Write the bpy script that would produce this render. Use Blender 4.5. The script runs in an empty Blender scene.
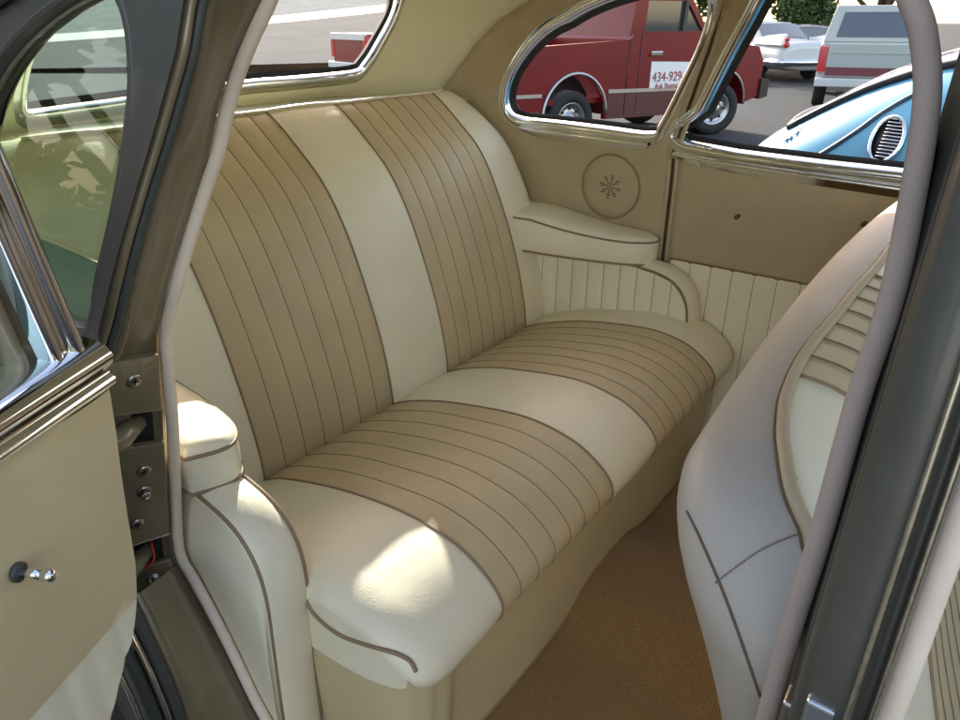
import bpy, bmesh, math, random
from math import sin, cos, pi, radians, sqrt, atan2
from mathutils import Vector, Matrix
from mathutils.bvhtree import BVHTree
from mathutils.geometry import delaunay_2d_cdt
random.seed(7)
scn = bpy.context.scene
COL = scn.collection

# ------------------------------------------------------------------ camera
# world: X = across the car to its far side, Y = towards the car's tail, Z up,
# z = 0 the carpet of the car, ground at GZ
GZ = -0.42
F_PX, HY, VX = 700.0, 20.0, 1050.0
EYE = Vector((0, 0, 1.08))
th = math.atan((360 - HY) / F_PX)
ya = math.atan((VX - 480) * cos(th) / F_PX)
_fw = Vector((cos(ya), sin(ya), 0)); CR = Vector((sin(ya), -cos(ya), 0))
CF = _fw * cos(th) - Vector((0, 0, 1)) * sin(th); CU = CR.cross(CF)
cam = bpy.data.cameras.new('camera'); cam_o = bpy.data.objects.new('camera', cam); COL.objects.link(cam_o)
cam.sensor_width = 36; cam.lens = 36 * F_PX / 960; cam.clip_start = 0.02; cam.clip_end = 2000
cam_o.matrix_world = Matrix(((CR.x, CU.x, -CF.x, EYE.x), (CR.y, CU.y, -CF.y, EYE.y), (CR.z, CU.z, -CF.z, EYE.z), (0, 0, 0, 1)))
scn.camera = cam_o

# ------------------------------------------------------------------ light
SUN = Vector((0.97, 1.0, 0.725)).normalized()      # direction towards the sun
w = bpy.data.worlds.new('World'); scn.world = w; w.use_nodes = True
nt = w.node_tree; bg = nt.nodes['Background']
sky = nt.nodes.new('ShaderNodeTexSky'); sky.sky_type = 'NISHITA'; sky.sun_disc = False
sky.sun_elevation = math.asin(SUN.z); sky.sun_rotation = atan2(SUN.x, SUN.y)
sky.air_density = 1.0; sky.dust_density = 1.5
tint = nt.nodes.new('ShaderNodeVectorMath'); tint.operation = 'MULTIPLY'; tint.inputs[1].default_value = (1.19, .94, .80)   # the camera's white balance for shade
nt.links.new(sky.outputs[0], tint.inputs[0]); nt.links.new(tint.outputs[0], bg.inputs[0]); bg.inputs[1].default_value = 0.15
sl = bpy.data.lights.new('sun', 'SUN'); sl.energy = 2.0; sl.angle = radians(0.55); sl.color = (1, .95, .87)
so = bpy.data.objects.new('sun', sl); COL.objects.link(so); so.rotation_euler = SUN.to_track_quat('Z', 'Y').to_euler()
scn.view_settings.view_transform = 'Standard'; scn.view_settings.look = 'None'
scn.view_settings.exposure = 2.32; scn.view_settings.gamma = 1
scn.cycles.max_bounces = 12; scn.cycles.diffuse_bounces = 8; scn.cycles.transparent_max_bounces = 16
scn.cycles.sample_clamp_indirect = 6

# ------------------------------------------------------------------ measuring helpers
def ray(u, v): return CF * F_PX + CR * (u - 480) + CU * (360 - v)
def on_plane(u, v, ax, val):
    d = ray(u, v); return EYE + d * ((val - EYE[ax]) / d[ax])
def proj(p):
    d = Vector(p) - EYE; k = F_PX / d.dot(CF); return 480 + k * d.dot(CR), 360 - k * d.dot(CU)

# plan of the passenger shell: s runs from the far side, round the tail, to the near side
SA, SL, SW = 0.95, 0.90, 0.60
def sp(t, k=.035): return k * math.log1p(math.exp(max(-30, min(30, t / k))))
def XF(v, d): return 1.72 - .25 * sp(v - .78) + d
def XN(v, d): return .36 + .25 * sp(v - .78) - d
def YR(v, d): return 1.60 - .75 * sp(v - .88, .02) + d
EX = 2 / 2.5
def S(s, v, d=0.0):
    if s <= SA: return Vector((XF(v, d), s, v))
    if s <= SA + SL:
        a = (s - SA) / SL * pi / 2
        return Vector((1.35 + (XF(v, d) - 1.35) * max(0, cos(a)) ** EX, SA + (YR(v, d) - SA) * sin(a) ** EX, v))
    if s <= SA + SL + SW: return Vector((1.35 - (s - SA - SL), YR(v, d), v))
    if s <= SA + 2 * SL + SW:
        a = (1 - (s - SA - SL - SW) / SL) * pi / 2
        return Vector((.75 - (.75 - XN(v, d)) * max(0, cos(a)) ** EX, SA + (YR(v, d) - SA) * max(0, sin(a)) ** EX, v))
    return Vector((XN(v, d), SA - (s - SA - 2 * SL - SW), v))
SN = 2 * SA + 2 * SL + SW                      # near side: s = SN - Y
def on_shell(u, v, s, z, d=0.0):
    for i in range(50):
        e = 1e-4
        a, b = proj(S(s, z, d)); a -= u; b -= v
        if abs(a) + abs(b) < .05: break
        a1, b1 = proj(S(s + e, z, d)); a2, b2 = proj(S(s, z + e, d))
        j11, j21, j12, j22 = (a1 - u - a) / e, (b1 - v - b) / e, (a2 - u - a) / e, (b2 - v - b) / e
        D = j11 * j22 - j12 * j21
        ds = -(a * j22 - b * j12) / D; dz = -(b * j11 - a * j21) / D
        s += max(-.12, min(.12, ds)); z += max(-.12, min(.12, dz))
    return (s, z)

# ------------------------------------------------------------------ mesh helpers
def make(name, verts, faces, mats, parent=None, smooth=True, mi=None, solid=0, off=-1, bevel=0, angle=None):
    me = bpy.data.meshes.new(name); me.from_pydata([tuple(v) for v in verts], [], faces)
    if not isinstance(mats, (list, tuple)): mats = [mats]
    for m in mats: me.materials.append(m)
    if mi: me.polygons.foreach_set('material_index', mi)
    me.polygons.foreach_set('use_smooth', [smooth] * len(faces))
    me.update()
    o = bpy.data.objects.new(name, me); COL.objects.link(o)
    if parent is not None:
        o.parent = parent
        o.matrix_parent_inverse = parent_inv(parent)
    if solid:
        m = o.modifiers.new('solid', 'SOLIDIFY'); m.thickness = solid; m.offset = off
    if bevel:
        m = o.modifiers.new('bevel', 'BEVEL'); m.width = bevel; m.segments = 3; m.limit_method = 'ANGLE'; m.angle_limit = radians(35)
    if angle is not None and smooth:
        me.shade_smooth() if False else None
        m2 = me
        me.set_sharp_from_angle(angle=radians(angle))
    return o
def world_loc(o):
    v = Vector(o.location); p = o.parent
    return v
def parent_inv(p):
    # every parent in this script sits unrotated where it was placed; undo its place
    m = Matrix.Translation(p.location)
    q = p.parent
    return m.inverted() if q is None else Matrix()
class MB:
    def __init__(s): s.v = []; s.f = []; s.m = []
    def add(s, v, f, m=0):
        n = len(s.v); s.v += [Vector(x) for x in v]; s.f += [tuple(i + n for i in q) for q in f]
        s.m += [m] * len(f) if isinstance(m, int) else m
        return s
    def box(s, a, b, m=0):
        x0, y0, z0 = a; x1, y1, z1 = b
        v = [(x0, y0, z0), (x1, y0, z0), (x1, y1, z0), (x0, y1, z0), (x0, y0, z1), (x1, y0, z1), (x1, y1, z1), (x0, y1, z1)]
        return s.add(v, [(0, 3, 2, 1), (4, 5, 6, 7), (0, 1, 5, 4), (1, 2, 6, 5), (2, 3, 7, 6), (3, 0, 4, 7)], m)
    def tube(s, pts, r, m=0, n=8, closed=False, cap=True):
        pts = [Vector(p) for p in pts]; N = len(pts)
        if N < 2: return s
        rr = r if isinstance(r, (list, tuple)) else [r] * N
        T = []
        for i in range(N):
            a = pts[(i - 1) % N] if (closed or i > 0) else pts[i]; b = pts[(i + 1) % N] if (closed or i < N - 1) else pts[i]
            t = (b - a); T.append(t.normalized() if t.length > 1e-9 else (T[-1] if T else Vector((0, 0, 1))))
        up = Vector((0, 0, 1)) if abs(T[0].z) < .9 else Vector((1, 0, 0))
        nrm = (up - T[0] * up.dot(T[0])).normalized(); V = []
        for i in range(N):
            nrm = (nrm - T[i] * nrm.dot(T[i])).normalized(); bn = T[i].cross(nrm)
            for k in range(n):
                a = 2 * pi * k / n; V.append(pts[i] + (nrm * cos(a) + bn * sin(a)) * rr[i])
        Fc = []
        for i in range(N if closed else N - 1):
            for k in range(n):
                a = i * n + k; b = i * n + (k + 1) % n; c = ((i + 1) % N) * n + (k + 1) % n; d = ((i + 1) % N) * n + k
                Fc.append((a, b, c, d))
        if cap and not closed: Fc += [tuple(range(n))[::-1], tuple((N - 1) * n + k for k in range(n))]
        return s.add(V, Fc, m)
    def grid(s, fn, nu, nv, m=0, mf=None):
        V = [fn(i / nu, j / nv) for j in range(nv + 1) for i in range(nu + 1)]; Fc = []; M = []
        for j in range(nv):
            for i in range(nu):
                a = j * (nu + 1) + i; Fc.append((a, a + 1, a + nu + 2, a + nu + 1)); M.append(mf((i + .5) / nu, (j + .5) / nv) if mf else m)
        return s.add(V, Fc, M)
    def loft(s, rings, m=0, cap0=False, cap1=False):
        n = len(rings[0]); V = [p for r in rings for p in r]; Fc = []
        for j in range(len(rings) - 1):
            for k in range(n):
                a = j * n + k; b = j * n + (k + 1) % n; Fc.append((a, b, b + n, a + n))
        if cap0: Fc.append(tuple(range(n))[::-1])
        if cap1: Fc.append(tuple((len(rings) - 1) * n + k for k in range(n)))
        return s.add(V, Fc, m)
    def build(s, name, mats, parent=None, **kw): return make(name, s.v, s.f, mats, parent, mi=s.m, **kw)
def smooth_pts(P, n=6, closed=False):
    P = [Vector(p) for p in P]; N = len(P); out = []
    for i in range(N if closed else N - 1):
        g = (lambda k: P[k % N]) if closed else (lambda k: P[max(0, min(N - 1, k))])
        a, b, c, d = g(i - 1), g(i), g(i + 1), g(i + 2)
        for k in range(n):
            t = k / n; out.append(.5 * ((2 * b) + (c - a) * t + (2 * a - 5 * b + 4 * c - d) * t * t + (3 * b - a - 3 * c + d) * t ** 3))
    if not closed: out.append(P[-1])
    return out
def sm2(P, n=6, closed=True): return [(p.x, p.y) for p in smooth_pts([(a, b, 0) for a, b in P], n, closed)]
def resample(P, step, closed=True):
    out = []; N = len(P)
    for i in range(N if closed else N - 1):
        a, b = P[i], P[(i + 1) % N]; L = math.dist(a, b); k = max(1, int(round(L / step)))
        for j in range(k): out.append(tuple(a[q] + (b[q] - a[q]) * j / k for q in range(len(a))))
    if not closed: out.append(tuple(P[-1]))
    return out
def inside(p, poly):
    x, y = p; c = False; j = len(poly) - 1
    for i in range(len(poly)):
        xi, yi = poly[i]; xj, yj = poly[j]
        if (yi > y) != (yj > y) and x < (xj - xi) * (y - yi) / (yj - yi) + xi: c = not c
        j = i
    return c
def panel(outline, holes, fn, step=.04):
    """flat region with holes, triangulated finely and mapped to 3D by fn"""
    loops = [resample(l, step * .7) for l in [outline] + holes]
    V = []; E = []
    for l in loops:
        n = len(V); V += [Vector(p) for p in l]; E += [(n + i, n + (i + 1) % len(l)) for i in range(len(l))]
    xs = [p[0] for p in outline]; ys = [p[1] for p in outline]
    x = min(xs) + step / 2
    bd = [p for l in loops for p in l]
    while x < max(xs):
        y = min(ys) + step / 2
        while y < max(ys):
            if inside((x, y), loops[0]) and not any(inside((x, y), l) for l in loops[1:]) and min((x - a) ** 2 + (y - b) ** 2 for a, b in bd) > (step * .4) ** 2: V.append(Vector((x, y)))
            y += step
        x += step
    ov, oe, of, *_ = delaunay_2d_cdt(V, E, [], 0, 1e-5)
    Fc = []
    for f in of:
        c = ((ov[f[0]].x + ov[f[1]].x + ov[f[2]].x) / 3, (ov[f[0]].y + ov[f[1]].y + ov[f[2]].y) / 3)
        if inside(c, loops[0]) and not any(inside(c, l) for l in loops[1:]): Fc.append(tuple(f))
    return [fn(p.x, p.y) for p in ov], Fc
def panel_obj(name, outline, holes, fn, mat, parent, step=.04, exact=False, **kw):
    if not exact:
        v, f = panel(outline, holes, fn, step); return make(name, v, f, mat, parent, **kw)
    uv, f = panel(outline, holes, lambda a, b: Vector((a, b, 0)), step); e = 2e-3
    v = [fn(p.x, p.y) for p in uv]; o = make(name, v, f, mat, parent, **kw); N_ = []
    for p, q in zip(uv, v):
        n_ = (fn(p.x + e, p.y) - fn(p.x - e, p.y)).cross(fn(p.x, p.y + e) - fn(p.x, p.y - e)).normalized()
        N_.append(n_)
    pl = o.data.polygons[0].normal; k = f[0][0]
    if pl.dot(N_[k]) < 0: N_ = [-n_ for n_ in N_]
    o.data.normals_split_custom_set_from_vertices([tuple(n_) for n_ in N_]); return o
def frame(mb, outline, fn3, section, m=0, scale=None, closed=True):
    """sweep a section [(outward, depth)] along a 2D outline; fn3(s, v, depth) -> 3D"""
    P = outline; N = len(P); area = sum(P[i][0] * P[(i + 1) % N][1] - P[(i + 1) % N][0] * P[i][1] for i in range(N))
    sg = 1 if area > 0 else -1; rings = []
    for i in range(N):
        a = P[(i - 1) % N] if (closed or i) else P[i]; b = P[(i + 1) % N] if (closed or i < N - 1) else P[i]
        t = Vector((b[0] - a[0], b[1] - a[1])); t = t.normalized() if t.length > 0 else Vector((1, 0)); n = Vector((t.y, -t.x)) * sg
        k = scale(n) if scale else 1
        rings.append([fn3(P[i][0] + n.x * o * k, P[i][1] + n.y * o * k, d) for o, d in section])
    ns = len(section); V = [p for r in rings for p in r]; Fc = []
    for i in range(N if closed else N - 1):
        for k in range(ns - 1):
            a = i * ns + k; b = ((i + 1) % N) * ns + k; Fc.append((a, a + 1, b + 1, b))
    mb.add(V, Fc, m)
def thing(name, label, cat, loc=(0, 0, 0), group=None):
    o = bpy.data.objects.new(name, None); COL.objects.link(o); o.location = loc; o.empty_display_size = .1
    o['label'] = label; o['category'] = cat
    if group: o['group'] = group
    return o
def tag(o, label, cat=None, group=None, kind=None):
    if label: o['label'] = label
    if cat: o['category'] = cat
    if group: o['group'] = group
    if kind: o['kind'] = kind
    return o

# ------------------------------------------------------------------ materials
def mat(name, col, rough=.5, metal=0, coat=0, noise=0, nscale=8, bump=0, bscale=200, spec=.5, rvar=0, sheen=0, trans=0, wear=None):
    m = bpy.data.materials.new(name); m.use_nodes = True; t = m.node_tree; p = t.nodes['Principled BSDF']; L = t.links.new
    p.inputs['Base Color'].default_value = (*col, 1); p.inputs['Roughness'].default_value = rough; p.inputs['Metallic'].default_value = metal
    p.inputs['Coat Weight'].default_value = coat; p.inputs['Coat Roughness'].default_value = .06; p.inputs['Specular IOR Level'].default_value = spec
    if sheen: p.inputs['Sheen Weight'].default_value = sheen
    tc = t.nodes.new('ShaderNodeTexCoord')
    if noise:
        n = t.nodes.new('ShaderNodeTexNoise'); n.inputs['Scale'].default_value = nscale; n.inputs['Detail'].default_value = 6
        L(tc.outputs['Object'], n.inputs['Vector'])
        r = t.nodes.new('ShaderNodeMapRange'); r.inputs[1].default_value = .3; r.inputs[2].default_value = .7
        r.inputs[3].default_value = 1 - noise; r.inputs[4].default_value = 1 + noise; L(n.outputs[0], r.inputs[0])
        mx = t.nodes.new('ShaderNodeVectorMath'); mx.operation = 'SCALE'; mx.inputs[0].default_value = col
        L(r.outputs[0], mx.inputs['Scale']); L(mx.outputs[0], p.inputs['Base Color'])
        if rvar:
            r2 = t.nodes.new('ShaderNodeMapRange'); r2.inputs[1].default_value = .3; r2.inputs[2].default_value = .7
            r2.inputs[3].default_value = rough - rvar; r2.inputs[4].default_value = rough + rvar; L(n.outputs[0], r2.inputs[0]); L(r2.outputs[0], p.inputs['Roughness'])
    if bump:
        n = t.nodes.new('ShaderNodeTexNoise'); n.inputs['Scale'].default_value = bscale; n.inputs['Detail'].default_value = 5
        L(tc.outputs['Object'], n.inputs['Vector'])
        n2 = t.nodes.new('ShaderNodeTexNoise'); n2.inputs['Scale'].default_value = bscale / 22; n2.inputs['Detail'].default_value = 3
        L(tc.outputs['Object'], n2.inputs['Vector'])
        ad = t.nodes.new('ShaderNodeMath'); ad.operation = 'MULTIPLY_ADD'; ad.inputs[1].default_value = 3.0; L(n2.outputs[0], ad.inputs[0]); L(n.outputs[0], ad.inputs[2])
        b = t.nodes.new('ShaderNodeBump'); b.inputs['Strength'].default_value = bump; b.inputs['Distance'].default_value = .002
        L(ad.outputs[0], b.inputs['Height']); L(b.outputs[0], p.inputs['Normal'])
    return m
def glass(name, tint, refl=1.0, base=.05):
    m = bpy.data.materials.new(name); m.use_nodes = True; t = m.node_tree; t.nodes.clear(); L = t.links.new
    o = t.nodes.new('ShaderNodeOutputMaterial'); mx = t.nodes.new('ShaderNodeMixShader'); tr = t.nodes.new('ShaderNodeBsdfTransparent')
    gl = t.nodes.new('ShaderNodeBsdfGlossy'); lw = t.nodes.new('ShaderNodeLayerWeight'); lw.inputs[0].default_value = .5
    pw = t.nodes.new('ShaderNodeMath'); pw.operation = 'POWER'; pw.inputs[1].default_value = 4.5; L(lw.outputs['Facing'], pw.inputs[0])
    fr = t.nodes.new('ShaderNodeMath'); fr.operation = 'MULTIPLY_ADD'; fr.inputs[1].default_value = .85; fr.inputs[2].default_value = base; L(pw.outputs[0], fr.inputs[0])
    tr.inputs[0].default_value = (*tint, 1); gl.inputs['Roughness'].default_value = .01; gl.inputs[0].default_value = (refl, refl, refl, 1)
    L(fr.outputs[0], mx.inputs[0]); L(tr.outputs[0], mx.inputs[1]); L(gl.outputs[0], mx.inputs[2]); L(mx.outputs[0], o.inputs[0]); return m
TAN = (.57, .465, .28); CREAM = (.82, .765, .58)
M = {
 'tan': mat('tan_leather', TAN, .48, noise=.07, nscale=9, bump=.25, bscale=420, rvar=.06),
 'cream': mat('cream_leather', CREAM, .44, noise=.04, nscale=7, bump=.22, bscale=380, rvar=.06),
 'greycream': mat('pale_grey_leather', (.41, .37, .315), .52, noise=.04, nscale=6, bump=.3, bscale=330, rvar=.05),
 'thread': mat('brown_thread', (.13, .085, .05), .8),
 'pleat_line': mat('pleat_stitch', (.21, .145, .09), .8),
 'piping': mat('brown_piping', (.27, .19, .115), .55),
 'trim': mat('tan_board_trim', (.44, .36, .23), .55, noise=.05, nscale=14, bump=.35, bscale=600),
 'lining': mat('headliner_cloth', (.70, .68, .50), .85, noise=.03, nscale=5, bump=.5, bscale=500),
 'card': mat('tan_door_card', (.60, .49, .29), .6, noise=.04, nscale=10, bump=.2, bscale=600),
 'windlace_shade': mat('shaded_windlace_cloth', (.38, .31, .265), .85, noise=.05, nscale=40, bump=.12, bscale=1800),  # same cloth as the other windlace, its shade put into the darker colour
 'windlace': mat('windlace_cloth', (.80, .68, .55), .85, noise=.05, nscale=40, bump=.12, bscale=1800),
 'paint': mat('bronze_grey_paint', (.085, .083, .07), .42, metal=.35, coat=.15, noise=.06, nscale=30),
 'jamb': mat('door_jamb_paint', (.21, .175, .108), .33, metal=.2, coat=.35, noise=.10, nscale=22, bump=.05, bscale=300),
 'chrome': mat('chrome', (.80, .80, .80), .07, metal=1, noise=.05, nscale=14, rvar=.04),
 'rubber': mat('black_rubber', (.012, .012, .012), .5, bump=.2),
 'seal': mat('grey_rubber', (.06, .065, .06), .45, bump=.2),
 'dark': mat('dark_void', (.006, .006, .006), .8),
 'steel': mat('screw_steel', (.42, .40, .35), .3, metal=1, noise=.2, nscale=120),
 'satin': mat('satin_steel', (.55, .57, .60), .28, metal=.9, noise=.15, nscale=30),
 'wire': mat('red_wire', (.55, .02, .015), .4),
 'carpet': mat('golden_brown_carpet', (.27, .148, .038), .95, noise=.28, nscale=260, bump=1.0, bscale=650, sheen=.4),
 'glass': glass('window_glass', (.50, .66, .58), .42, .04),
 'glass_clear': glass('side_glass', (.93, .95, .94), .6, .0),
 'tyre': mat('tyre', (.02, .02, .02), .75, noise=.2, nscale=40),
 'rim': mat('steel_rim', (.45, .45, .45), .3, metal=.9),
 'red': mat('red_paint', (.17, .004, .008), .35, coat=.2, spec=.3, noise=.1, nscale=3),
 'redlens': mat('red_lens', (.55, .02, .025), .2, coat=.5),
 'white': mat('white_paint', (.60, .62, .60), .35, coat=.5, noise=.04, nscale=4),
 'silver': mat('silver_paint', (.40, .43, .40), .5, coat=.5),
 'blue': mat('light_blue_paint', (.13, .40, .54), .30, coat=.6, noise=.04, nscale=3),
 'black': mat('black_trim', (.015, .015, .016), .35),
 'autoglass': mat('dark_car_glass', (.03, .045, .05), .05, coat=1, spec=.8),
 'paleglass': mat('hazy_car_glass', (.07, .08, .20), .18, coat=.5, spec=.5),
 'sign': mat('white_sign', (.78, .78, .76), .5),
 'ink': mat('red_ink', (.35, .03, .04), .6),
}

# ================================================================== SETTING
def ground_mat():
    m = bpy.data.materials.new('worn_asphalt'); m.use_nodes = True; t = m.node_tree; p = t.nodes['Principled BSDF']; L = t.links.new
    tc = t.nodes.new('ShaderNodeTexCoord'); p.inputs['Roughness'].default_value = .95; p.inputs['Specular IOR Level'].default_value = .08
    n = t.nodes.new('ShaderNodeTexNoise'); n.inputs['Scale'].default_value = 60; n.inputs['Detail'].default_value = 4
    n2 = t.nodes.new('ShaderNodeTexNoise'); n2.inputs['Scale'].default_value = .5; n2.inputs['Detail'].default_value = 5
    vo = t.nodes.new('ShaderNodeTexVoronoi'); vo.inputs['Scale'].default_value = 26
    for x in (n, n2, vo): L(tc.outputs['Object'], x.inputs['Vector'])
    r = t.nodes.new('ShaderNodeValToRGB'); r.color_ramp.elements[0].position = .3; r.color_ramp.elements[1].position = .75
    r.color_ramp.elements[0].color = (.033, .036, .038, 1); r.color_ramp.elements[1].color = (.082, .088, .090, 1)
    mx = t.nodes.new('ShaderNodeMath'); mx.operation = 'MULTIPLY_ADD'; mx.inputs[1].default_value = .65; L(n.outputs[0], mx.inputs[0])
    m2 = t.nodes.new('ShaderNodeMath'); m2.operation = 'MULTIPLY'; m2.inputs[1].default_value = .4; L(n2.outputs[0], m2.inputs[0]); L(m2.outputs[0], mx.inputs[2])
    L(mx.outputs[0], r.inputs[0]); L(r.outputs[0], p.inputs['Base Color'])
    b = t.nodes.new('ShaderNodeBump'); b.inputs['Strength'].default_value = .6; b.inputs['Distance'].default_value = .01; L(vo.outputs[0], b.inputs['Height']); L(b.outputs[0], p.inputs['Normal'])
    return m
g = MB(); g.grid(lambda u, v: Vector(((u - .5) * 900, (v - .5) * 900, GZ)), 40, 40)
tag(g.build('ground', ground_mat()), 'worn grey asphalt parking lot around the cars', kind='structure')
concrete = mat('pale_concrete', (.16, .17, .16), .95, noise=.12, nscale=1.2, bump=.4, bscale=60, spec=.1)
grassm = mat('grass_verge', (.07, .12, .035), .95, noise=.4, nscale=3, bump=1, bscale=30)

# ================================================================== THE CAR BODY
car = thing('vintage_car', 'vintage bronze grey sedan with its tan and cream cabin seen through an open side door', 'car', (1.04, .3, GZ))
def fit_far(px, d=0, s0=.8): return [on_shell(u, v, s0, .95, d) for u, v in px]
# far quarter window opening (traced at the inner wall)
fq_px = [(509, 110), (507, 94), (514, 72), (532, 46), (558, 25), (590, 8), (630, -6), (675, -13), (702, -8), (709, 8), (700, 42), (680, 85), (661, 122), (650, 133), (605, 128), (555, 122), (520, 118)]
fq = resample(sm2(fit_far(fq_px), 5), .02)
# far door window opening
fd_px = [(688, 143), (704, 110), (728, 62), (752, 18), (768, -8), (800, -25), (880, -32)]
fd = fit_far(fd_px, 0, .4)
fd = fd[:1] + fd[1:] + [(.06, 1.105), (.0, 1.08), (-.02, 1.0), (-.02, .82), (.02, .798)]
fd = resample(sm2(fd, 4), .02)
ff = resample(sm2([(-.12, .80), (-.12, 1.07), (-.16, 1.105), (-.55, 1.105), (-.75, .96), (-.84, .80), (-.5, .795)], 4), .02)
# far wall trim panel behind the pillar
sB = lambda v: .665 - .33 * max(0, v - .80)          # rear edge of the far door opening
edge = [on_shell(u, v, 1.2, .95) for u, v in [(438, 96), (452, 78), (476, 44), (500, 20), (530, 1)]]
q_out = [(sB(.0) - .02, .0), (sB(.5), .5), (sB(.8), .8), (sB(.95), .95), (sB(1.13), 1.13), (sB(1.19), 1.19)] + [(edge[-1][0] - .06, 1.19)] + edge[::-1] + [(edge[0][0], .6), (1.2, 0)]
trim = panel_obj('trim_panel', q_out, [fq], lambda s, v: S(s, v, 0), M['trim'], car, .035, solid=.008, off=-1)
tag(trim, 'tan quarter trim panel round the far rear window')
# rear wall (cream cloth) with the rear window
rw_r = [on_shell(u, v, 1.8, .97) for u, v in [(352, 71), (366, 61), (380, 38), (394, 10)]]
rl = [on_shell(u, v, 2.9, .98) for u, v in [(34, 40), (24, 70), (20, 100), (28, 110)]]
bot = [on_shell(u, v, 2.2, .97) for u, v in [(290, 77), (241, 81)]]
zb = rw_r[0][1]
rw = rw_r[::-1] + bot + [(2.40, rl[3][1] + .004), rl[3], rl[2], rl[1], rl[0], (rl[0][0] - .01, 1.115), (rl[0][0] - .06, 1.155), (2.35, 1.165), (1.9, 1.168), (rw_r[3][0] + .10, 1.165), (rw_r[3][0] + .02, 1.148)]
print('rear window', [(round(a, 2), round(b, 3)) for a, b in rw])
rw = resample(sm2(rw, 4), .02)
ne = SN - 1.12
r_out = [(edge[0][0], .60)] + edge + [(edge[-1][0] - .06, 1.192), (ne, 1.192), (ne, .6)]
rear = panel_obj('rear_wall_lining', r_out, [rw], lambda s, v: S(s, v, 0), M['lining'], car, .04, solid=.006, off=-1)
tag(rear, 'pale cream cloth lining round the rear window')
# parcel shelf
mb = MB(); mb.grid(lambda u, v: Vector((.42 + 1.24 * u, 1.25 + .33 * v, .885 + .0 * v)), 8, 4)
mb.build('parcel_shelf', M['lining'], car, solid=.01)
# window frames --------------------------------------------------
SEC = [(-.002, .075), (-.002, .004), (.001, -.010), (.006, -.016), (.011, -.014), (.014, -.008), (.018, -.010), (.0225, -.006), (.024, .002)]
SECR = [(-.002, .06), (-.002, .010), (.002, -.012), (.008, -.020), (.016, -.022), (.024, -.017), (.027, -.008), (.033, -.010), (.038, -.004), (.040, .004)]
def win(parent, name_glass, loop, sec, gd, gmat, scale=None, seal=True):
    mb = MB(); frame(mb, loop, lambda s, v, d: S(s, v, d), sec, 0, scale); fr_ = mb.build('window_frame', [M['chrome']], parent)
    mb = MB(); frame(mb, loop, lambda s, v, d: S(s, v, d), [(-.011, gd + .004), (-.013, gd - .004), (-.003, gd - .010), (0, gd - .012)], 0)
    frame(mb, loop, lambda s, v, d: S(s, v, d), [(-.001, .02), (-.001, .085)], 0)
    mb.build('rubber_seal', M['rubber'], parent)
    return fr_, panel_obj('window_glass', loop, [], lambda s, v: S(s, v, gd), gmat, parent, .06)
sc_far = lambda n: 1.0 if n.y > -.4 else 1.0 + 0.5 * (-n.y - .4) / .6
qw = MB().box((1.70, .8, .7), (1.701, .801, .701)).build('quarter_window', M['dark'], car) if False else None
win(car, 'g', fq, SEC, .045, M['glass_clear'], sc_far)
# stepped chrome sill under the far quarter window
mb = MB()
def sill(a, b, z0, z1, h=.026, dep=.022, d0=0):
    n = 24
    sec = [(0, .0), (.0, -dep * .6), (-.004, -dep), (-h * .45, -dep * 1.05), (-h * .55, -dep * .7), (-h * .9, -dep * .8), (-h, -dep * .4), (-h, .0)]
    mb.grid(lambda u, v: S(a + (b - a) * u, z0 + (z1 - z0) * u + sec[int(round(v * 7))][0] * min(1, 4 * min(u, 1 - u) + .5), d0 + sec[int(round(v * 7))][1]), n, 7)
a0 = on_shell(522, 124, 1.0, .85); a1 = on_shell(651, 141, .7, .8)
sill(a0[0], a1[0], a0[1] - .004, a1[1] - .002)
mb.build('window_sill', M['chrome'], car)
win(car, 'g', rw, SECR, .04, M['glass_clear'])

# far door (closed) ----------------------------------------------
far_door = MB()
d_out = [(sB(0) - .03, .0), (sB(.5) - .016, .5), (sB(.8) - .016, .8), (sB(.95) - .016, .95), (sB(1.12) - .016, 1.185), (-.07, 1.185), (-.07, 0)]
v, f = panel(d_out, [fd], lambda s, v: S(s, v, .0), .04)
fdo = make('door', v, f, M['trim'], car, solid=.008, off=-1); tag(fdo, 'closed far rear door with a tan trim board and pleated cream skirt')
win(fdo, 'g', fd, SEC, .045, M['glass_clear'], sc_far)
mb = MB(); a0 = on_shell(676, 151, .7, .8); a1 = on_shell(893, 187, .2, .78)
sill(a0[0], -.05, a0[1], a1[1] + .002, .030, .026)
mb.build('window_sill', M['chrome'], fdo)
def stud(parent, p, axis, m='chrome', k=1.0):
    p = Vector(p); ax = Vector(axis); mb = MB()
    mb.tube([p, p + ax * .003 * k], .0085 * k, 1, 14); mb.tube([p + ax * .004 * k, p + ax * .022 * k], [.0045 * k, .0045 * k], 0, 10)
    mb.tube([p + ax * .022 * k, p + ax * .024 * k, p + ax * .031 * k, p + ax * .034 * k], [.004 * k, .006 * k, .006 * k, .003 * k], 0, 10)
    return mb.build('crank_stud', [M[m], M['seal']], parent)
for px in ((740, 215), (866, 222)):
    s_, z_ = on_shell(*px, .4, .7); stud(fdo, S(s_, z_, -.001), (-1, 0, 0), 'seal', .9)
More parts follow.
